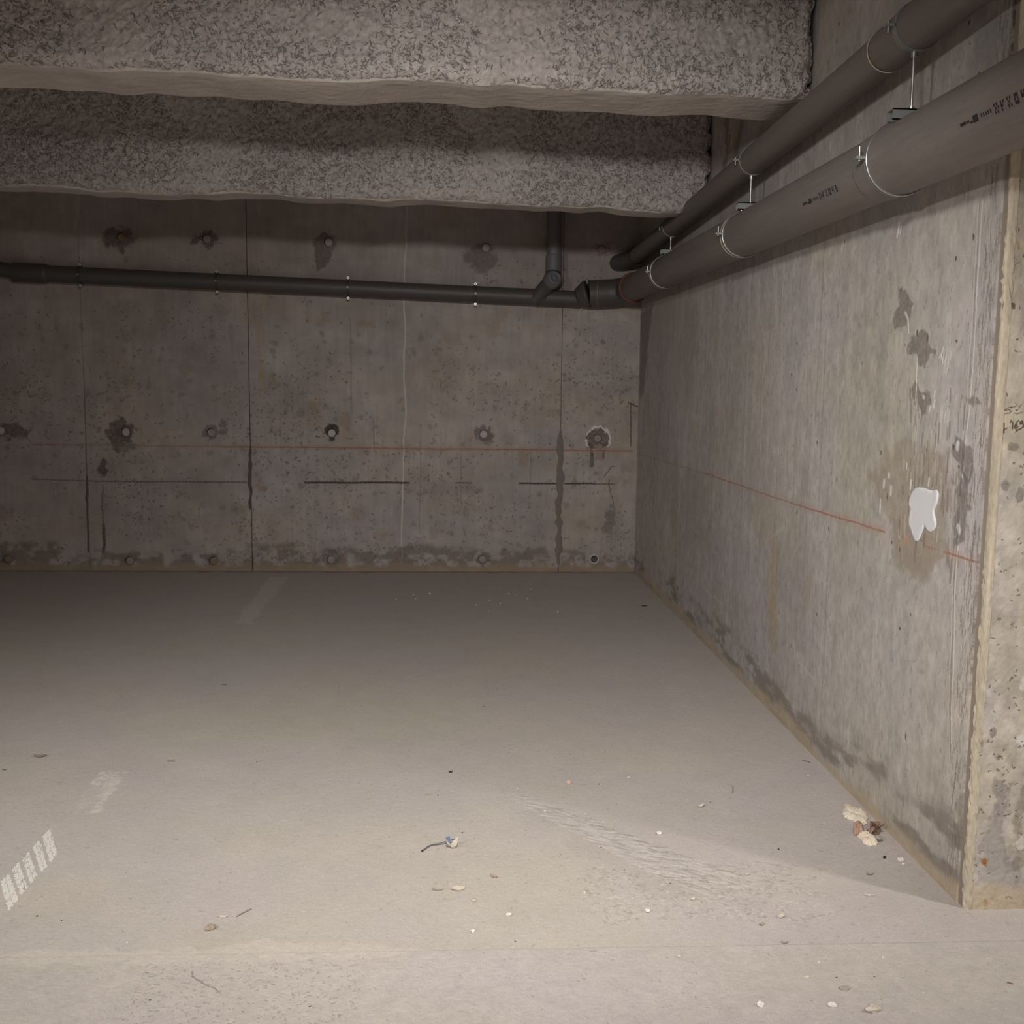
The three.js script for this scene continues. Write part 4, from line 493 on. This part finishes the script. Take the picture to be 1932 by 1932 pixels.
{ const p = [-0.037, 5.035], t = thing('crumpled_leaf', 'crumpled brown dead leaf against the foot of the right wall', 'leaf', [p[0] - 0.005, 0, p[1]]); const tri = (a, b, c, m) => { const A = V(...a), B = V(...b), C = V(...c), nrm = B.clone().sub(A).cross(C.clone().sub(A)).normalize().multiplyScalar(0.0012), P = [A, B, C].flatMap(v => [v.clone().add(nrm), v.clone().sub(nrm)]); const g = new THREE.BufferGeometry(); g.setAttribute('position', new THREE.Float32BufferAttribute(P.flatMap(v => [v.x, Math.max(0.0002, v.y), v.z]), 3)); g.setIndex([0, 2, 4, 1, 5, 3, 0, 1, 2, 2, 1, 3, 2, 3, 4, 4, 3, 5, 4, 5, 0, 0, 5, 1]); part('leaf_fold', faceted(g), m, t); };
  const lm = [cBrown, mat(150, 122, 104, 0.9), mat(92, 68, 54, 0.9), mat(176, 152, 134, 0.9)], q = rng(4), P = []; for (let k = 0; k < 9; k++) P.push([(q() - 0.5) * 0.06, q() * 0.045, (q() - 0.5) * 0.06]); for (let k = 0; k < 5; k++) P.push([(q() - 0.5) * 0.075, 0.001, (q() - 0.5) * 0.075]);
  for (let k = 0; k < 14; k++) { const a = P[k % 14], b = P[(k * 3 + 1) % 14], c = P[(k * 5 + 7) % 14]; if (a !== b && b !== c && a !== c) tri(a, b, c, lm[k % 4]); } }
{ const q = shard([[-0.12, 5.07], [-0.094, 5.038], [-0.078, 5.03], [-0.069, 5.063], [-0.062, 5.084], [-0.067, 5.112], [-0.082, 5.139], [-0.107, 5.144], [-0.121, 5.126], [-0.116, 5.098]].reverse(), 0.015, 8, 0.6), b = shard([[-0.116, 5.025], [-0.098, 4.996], [-0.076, 4.988], [-0.074, 5.009], [-0.093, 5.059], [-0.116, 5.066], [-0.126, 5.058]].reverse(), 0.026, 9, 0.7), t = thing('foam_crumb', 'cream and brown foam crumb in front of the crumpled leaf', 'debris', [q.c[0], 0, q.c[1]]);
  part('pale_lump', q.g, mat(224, 208, 188, 0.85), t); part('brown_lump', b.g.translate(b.c[0] - q.c[0], 0, b.c[1] - q.c[1]), mat(172, 142, 124, 0.9), t, 'brown end'); part('pebble', lump(0.011, 0.006, 0.008, 12, 0.3, 2).translate(0.03, 0.011, 0.018), cGrey, t, 'grey pebble stuck in it'); }
// wire with blue tape
{
  const a = [-1.555, 5.139], b = [-1.529, 5.102], c = [-1.5, 5.095], d = [-1.463, 5.084], o = [-1.473, 5.107], t = thing('wire_scrap', 'thin bent grey wire with a bit of blue tape and a cream flake', 'wire', [o[0], 0, o[1]]), q = (p, y) => V(p[0] - o[0], y, p[1] - o[1]);
  part('wire', new THREE.TubeGeometry(new THREE.CatmullRomCurve3([q(a, 0.003), q(b, 0.004), q(c, 0.007), q([-1.473, 5.092], 0.014), q([-1.452, 5.077], 0.012)]), 30, 0.0022, 7, false), mat(96, 96, 100, 0.5), t); part('wire_end', lump(0.004, 0.004, 0.004, 2, 0.2, 1).translate(a[0] - o[0], 0, a[1] - o[1]), cDark, t);
  part('blue_tape', new THREE.BoxGeometry(0.012, 0.024, 0.005, 2, 4, 1).rotateZ(0.15).rotateY(0.5).translate(0, 0.016, -0.014), mat(112, 130, 158, 0.6), t, 'wrap of blue tape'); part('cream_flake', flake(0.05, 0.022, 0.03, 1.3, 33).rotateY(0.4).translate(0.014, 0, 0.01), cBeige, t, 'folded cream flake');
}
const LIT = [ // kind, name, label, category, position, width, depth, height, colour, turn
  ['f', 'dark_flake', 'small black and white folded flake in the middle of the floor', 'debris', [-1.472, 4.463], 0.02, 0.016, 0.014, cDark, 0.4],
  ['l', 'stone', 'pinkish round pebble on the middle of the floor', 'pebble', [-1.029, 4.584], 0.01, 0.009, 0.01, cPink, 0],
  ['f', 'flake', 'curled pale flake standing alone in front of the leaf and plaster heap', 'debris', [-0.583, 4.811], 0.034, 0.016, 0.012, cBeige, 0.2],
  ['l', 'stone', 'white chip in front of the dried tyre print, toward the back', 'pebble', [-0.776, 5.033], 0.01, 0.007, 0.008, cWhite, 0.3],
  ['f', 'flake', 'small white chip well behind the dried tyre print', 'debris', [-0.796, 4.531], 0.014, 0.008, 0.006, cWhite, 0.2],
  ['f', 'flake', 'pale grey flake left of the cream one, below the wire scrap', 'debris', [-1.502, 5.394], 0.042, 0.014, 0.01, cGrey, -0.1],
  ['f', 'flake', 'broad cream flake lying flat below the wire scrap', 'debris', [-1.44, 5.387], 0.056, 0.034, 0.008, mat(200, 188, 168, 0.9), 0.1],
  ['f', 'flake', 'slim tan flake right of the broad cream flake', 'debris', [-1.333, 5.317], 0.034, 0.014, 0.01, cTan, -0.6],
  ['f', 'flake', 'pale flake close below the broad cream flake', 'debris', [-1.396, 5.463], 0.02, 0.012, 0.005, cBeige, -0.6],
  ['l', 'stone', 'rounded pale stone right of the dried tyre print', 'pebble', [-0.536, 5.577], 0.011, 0.009, 0.009, cBeige, 0.5],
  ['f', 'flake', 'dark crumpled chip left of the rounded pale stone', 'debris', [-0.604, 5.618], 0.022, 0.014, 0.01, cTan, 0.6],
  ['f', 'flake', 'curved grey chip lying on the slab joint at the right', 'debris', [-0.57, 5.712], 0.022, 0.012, 0.007, cGrey, 0],
  ['f', 'flake', 'cream chip at the far end of the dried tyre print', 'debris', [-0.561, 5.324], 0.02, 0.01, 0.007, cBeige, 0],
  ['f', 'flake', 'curled cream chip at the near edge of the dried tyre print', 'debris', [-0.763, 5.472], 0.022, 0.012, 0.009, cBeige, 0.4],
  ['l', 'stone', 'bright white pebble below the dried tyre print', 'pebble', [-0.906, 5.537], 0.007, 0.006, 0.007, cWhite, 0],
  ['l', 'stone', 'small white bit left of the bright white pebble', 'pebble', [-1.299, 5.544], 0.008, 0.006, 0.005, cWhite, 0.4],
  ['l', 'stone', 'tiny white bit just above the slab joint in the middle', 'pebble', [-1.401, 5.628], 0.006, 0.004, 0.004, cWhite, 0],
  ['l', 'stone', 'larger of two white pebbles near the foot of the right wall corner', 'pebble', [-0.048, 5.245], 0.0095, 0.009, 0.009, cWhite, 0],
  ['l', 'stone', 'smaller of two white pebbles near the foot of the right wall corner', 'pebble', [-0.05, 5.267], 0.006, 0.004, 0.004, cWhite, 0.7],
  ['f', 'flake', 'tan leaf scrap below the plaster heap by the right wall', 'debris', [-0.184, 5.334], 0.026, 0.012, 0.008, cTan, 0.1],
  ['l', 'stone', 'dark chip between the plaster heap and the two white pebbles', 'debris', [-0.091, 5.222], 0.008, 0.004, 0.004, cDark, 0.8],
  ['f', 'flake', 'flat white splinter in the light beyond the wall shadow', 'debris', [-0.238, 5.462], 0.03, 0.01, 0.006, cWhite, -0.2],
  ['l', 'stone', 'cream stone chip at the bottom edge, leftmost of three', 'pebble', [-0.716, 5.987], 0.009, 0.007, 0.008, cWhite, 0.2],
  ['l', 'stone', 'cream stone chip at the bottom edge, in the middle of three', 'pebble', [-0.545, 5.994], 0.011, 0.007, 0.008, cWhite, -0.2],
  ['l', 'stone', 'biggest cream stone chip at the bottom edge, rightmost of three', 'pebble', [-0.454, 6.018], 0.018, 0.012, 0.011, cBeige, 0.1],
  ['l', 'stone', 'grey pebble half sunk above the three chips at the bottom edge', 'pebble', [-0.488, 5.926], 0.013, 0.007, 0.006, cGrey, 0],
  ['l', 'stone', 'small cream pebble left of the half sunk grey pebble', 'pebble', [-0.565, 5.873], 0.008, 0.004, 0.004, cBeige, 0],
  ['l', 'stone', 'cream crumb below the slab joint, left of the rounded stone', 'pebble', [-0.867, 5.77], 0.007, 0.005, 0.005, cBeige, 0],
  ['f', 'flake', 'bowl-shaped pale chip left of a thin nail, lower left', 'debris', [-2.091, 5.532], 0.03, 0.016, 0.008, cBeige, 0],
  ['l', 'stone', 'dark pitted stone below the bowl-shaped chip, lower left', 'pebble', [-2.11, 5.594], 0.014, 0.011, 0.008, cTan, 0.5],
  ['f', 'leaf_scrap', 'dark V-shaped leaf scrap near the left edge', 'leaf', [-3.096, 4.259], 0.06, 0.03, 0.014, mat(132, 118, 106, 0.9), 0.2],
  ['f', 'leaf_scrap', 'small dark scrap at the very left edge', 'leaf', [-3.172, 4.401], 0.022, 0.008, 0.006, cBrown, 0.3],
  ['f', 'leaf_scrap', 'dark leaf scrap on the floor beside the back right corner', 'leaf', [-0.165, 1.375], 0.055, 0.03, 0.012, cDark, 0.2],
];
LIT.forEach(([k, name, label, cat, p, w, d, h, m, turn], i) => { litter(name, k === 'f' ? flake(w, d, h, 0.9, 60 + i) : faceted(lump(w, h * 0.7, d, 60 + i, 0.5, 2)), m, p, turn, label, cat, 'litter scattered on the floor'); });
for (const [a, b, r, m, name, label] of [[[-2.053, 5.531], [-2.022, 5.491], 0.0018, mat(134, 126, 120, 0.6, 0.2), 'nail', 'thin straight nail on the floor, lower left'], [[-1.562, 4.679], [-1.541, 4.68], 0.0022, cTan, 'twig', 'tiny brown twig left of a dark crumb in the middle'], [[-0.419, 4.629], [-0.434, 4.684], 0.0022, cGrey, 'twig', 'short upright grey twig right of the curled pale flake'], [[-0.063, 4.359], [-0.041, 4.383], 0.002, cBrown, 'twig', 'thin curved twig near the foot of the right wall'], [[-2.583, 4.322], [-2.554, 4.322], 0.002, cBrown, 'twig', 'short dark twig left of the middle of the floor'], [[-2.618, 3.26], [-2.592, 3.269], 0.0025, cBrown, 'twig', 'short dark twig far back on the left'], [[-0.07, 5.912], [-0.058, 5.919], 0.002, cBrown, 'twig', 'short dark twig at the lower right edge'], [[-1.097, 5.738], [-1.08, 5.738], 0.002, cGrey, 'twig', 'short grey twig just in front of the slab joint']]) {
  const c = [(a[0] + b[0]) / 2, (a[1] + b[1]) / 2], g = stick([a[0] - c[0], a[1] - c[1]], [b[0] - c[0], b[1] - c[1]], r), o = litter(name, g, m, c, 0, label, name === 'nail' ? 'nail' : 'twig', 'litter scattered on the floor');
}
// crumbs too alike to tell apart
const crumbG = [0, 1, 2].map(k => faceted(lump(1, 0.6, 0.8, 140 + k, 0.5, 1)));
const crumb = (p, s, m, label, group, name) => { const o = litter(name, crumbG[Math.floor(R2() * 3)], m, p, R2() * 6, label, 'crumb', group); o.scale.setScalar(s); };
for (const p of [[-0.907, 0.766], [-0.784, 1.566], [-0.807, 1.215], [-1.324, 1.344], [-1.242, 1.55], [-1.136, 0.727], [-1.082, 0.95], [-1.025, 0.969], [-0.958, 1.123], [-1.657, 0.954], [-1.753, 1.128], [-1.886, 1.147], [-1.774, 0.994], [-1.228, 1.181], [-1.158, 1.29]]) crumb(p, 0.0035 + R2() * 0.004, cWhite, 'white crumb on the dim floor near the back wall', 'white crumbs near the back wall', 'white_crumb');
for (const p of [[-1.516, 4.685], [-1.645, 4.214], [-1.679, 4.591], [-1.428, 5.001], [-1.387, 5.047], [-0.981, 5.124], [-0.965, 5.278], [-0.931, 5.283], [-0.927, 5.345], [-0.807, 5.371], [-1.176, 5.142], [-1.117, 5.173], [-0.41, 5.154], [-1.974, 3.597], [-1.323, 3.631], [-1.881, 2.866], [-1.899, 3.615], [-2.036, 3.321], [-0.557, 3.996], [-2.235, 4.334], [-2.174, 5.918], [-0.49, 5.876], [-0.393, 5.876], [-1.79, 5.956], [-1.288, 5.683], [-0.538, 4.77], [-0.315, 1.023], [-3.356, 0.848], [-0.979, 4.312], [-0.916, 4.592], [-2.602, 5.512], [-2.526, 5.537]]) crumb(p, 0.0014 + R2() * 0.0016, cDark, 'tiny dark crumb on the pale floor', 'dark crumbs on the floor', 'dark_crumb');
for (const p of [[-1.134, 4.242], [-1.222, 4.627], [-0.999, 4.861], [-0.947, 4.928], [-0.096, 4.524], [-0.139, 4.691], [-0.353, 5.288], [-0.192, 4.964], [-0.51, 5.806], [-0.335, 5.789], [-2.311, 5.657], [-2.175, 3.948], [-3.111, 2.466], [-2.197, 5.164], [-1.139, 4.835], [-1.071, 5.422], [-0.299, 5.946]]) crumb(p, 0.002 + R2() * 0.002, cWhite, 'tiny white crumb on the pale floor away from the back wall', 'white crumbs on the open floor', 'white_crumb');

// ------------------------------------------------------------------ lamps of the driving aisle and added fill lamps (outside the picture)
LAMPS.forEach(([p, aim, half, cd, label]) => {
  const t = thing('reflector_lamp', label, 'lamp', p, 'ceiling lamps of the aisle'), d = V(...aim).sub(V(...p)).normalize(), at = (k) => [d.x * k, d.y * k, d.z * k];
  part('bulb', new THREE.SphereGeometry(0.055, 24, 16), new THREE.MeshStandardMaterial({ color: 0xffffff, emissive: rgb(255, 253, 250), emissiveIntensity: 4, roughness: 0.4 }), t);
  part('reflector', lathe(at(-0.12), at(0.02), [[0.02, 0], [0.05, 0.08], [0.085, 0.5], [0.12, 1], [0.116, 1], [0.08, 0.5], [0.045, 0.12], [0.0001, 0.1]], 28), mat(200, 200, 198, 0.5), t);
  part('stem', cyl([d.x * -0.1, d.y * -0.1, d.z * -0.1], [d.x * -0.1, 2.78 - p[1] - 0.02, d.z * -0.1], 0.012, 0.012, 14), zincDull, t);
  part('rose', lathe([d.x * -0.1, 2.78 - p[1] - 0.03, d.z * -0.1], [d.x * -0.1, 2.78 - p[1], d.z * -0.1], [[0.0001, 0], [0.03, 0], [0.055, 0.6], [0.055, 1]], 24), zincDull, t);
  const S = new THREE.SpotLight(rgb(255, 253, 250), cd, 0, half, 1, 2); S.position.set(...at(0.13)); S.target.position.set(...at(1.2)); S.castShadow = true; S.shadow.radius = 4; S.shadow.mapSize.set(2048, 2048); S.name = 'bulb_light'; S.target.name = 'bulb_aim'; t.add(S); t.add(S.target);
});
scene.traverse((o) => { if (o.isMesh) { o.castShadow = true; o.receiveShadow = true; } });
renderer.render(scene, camera);
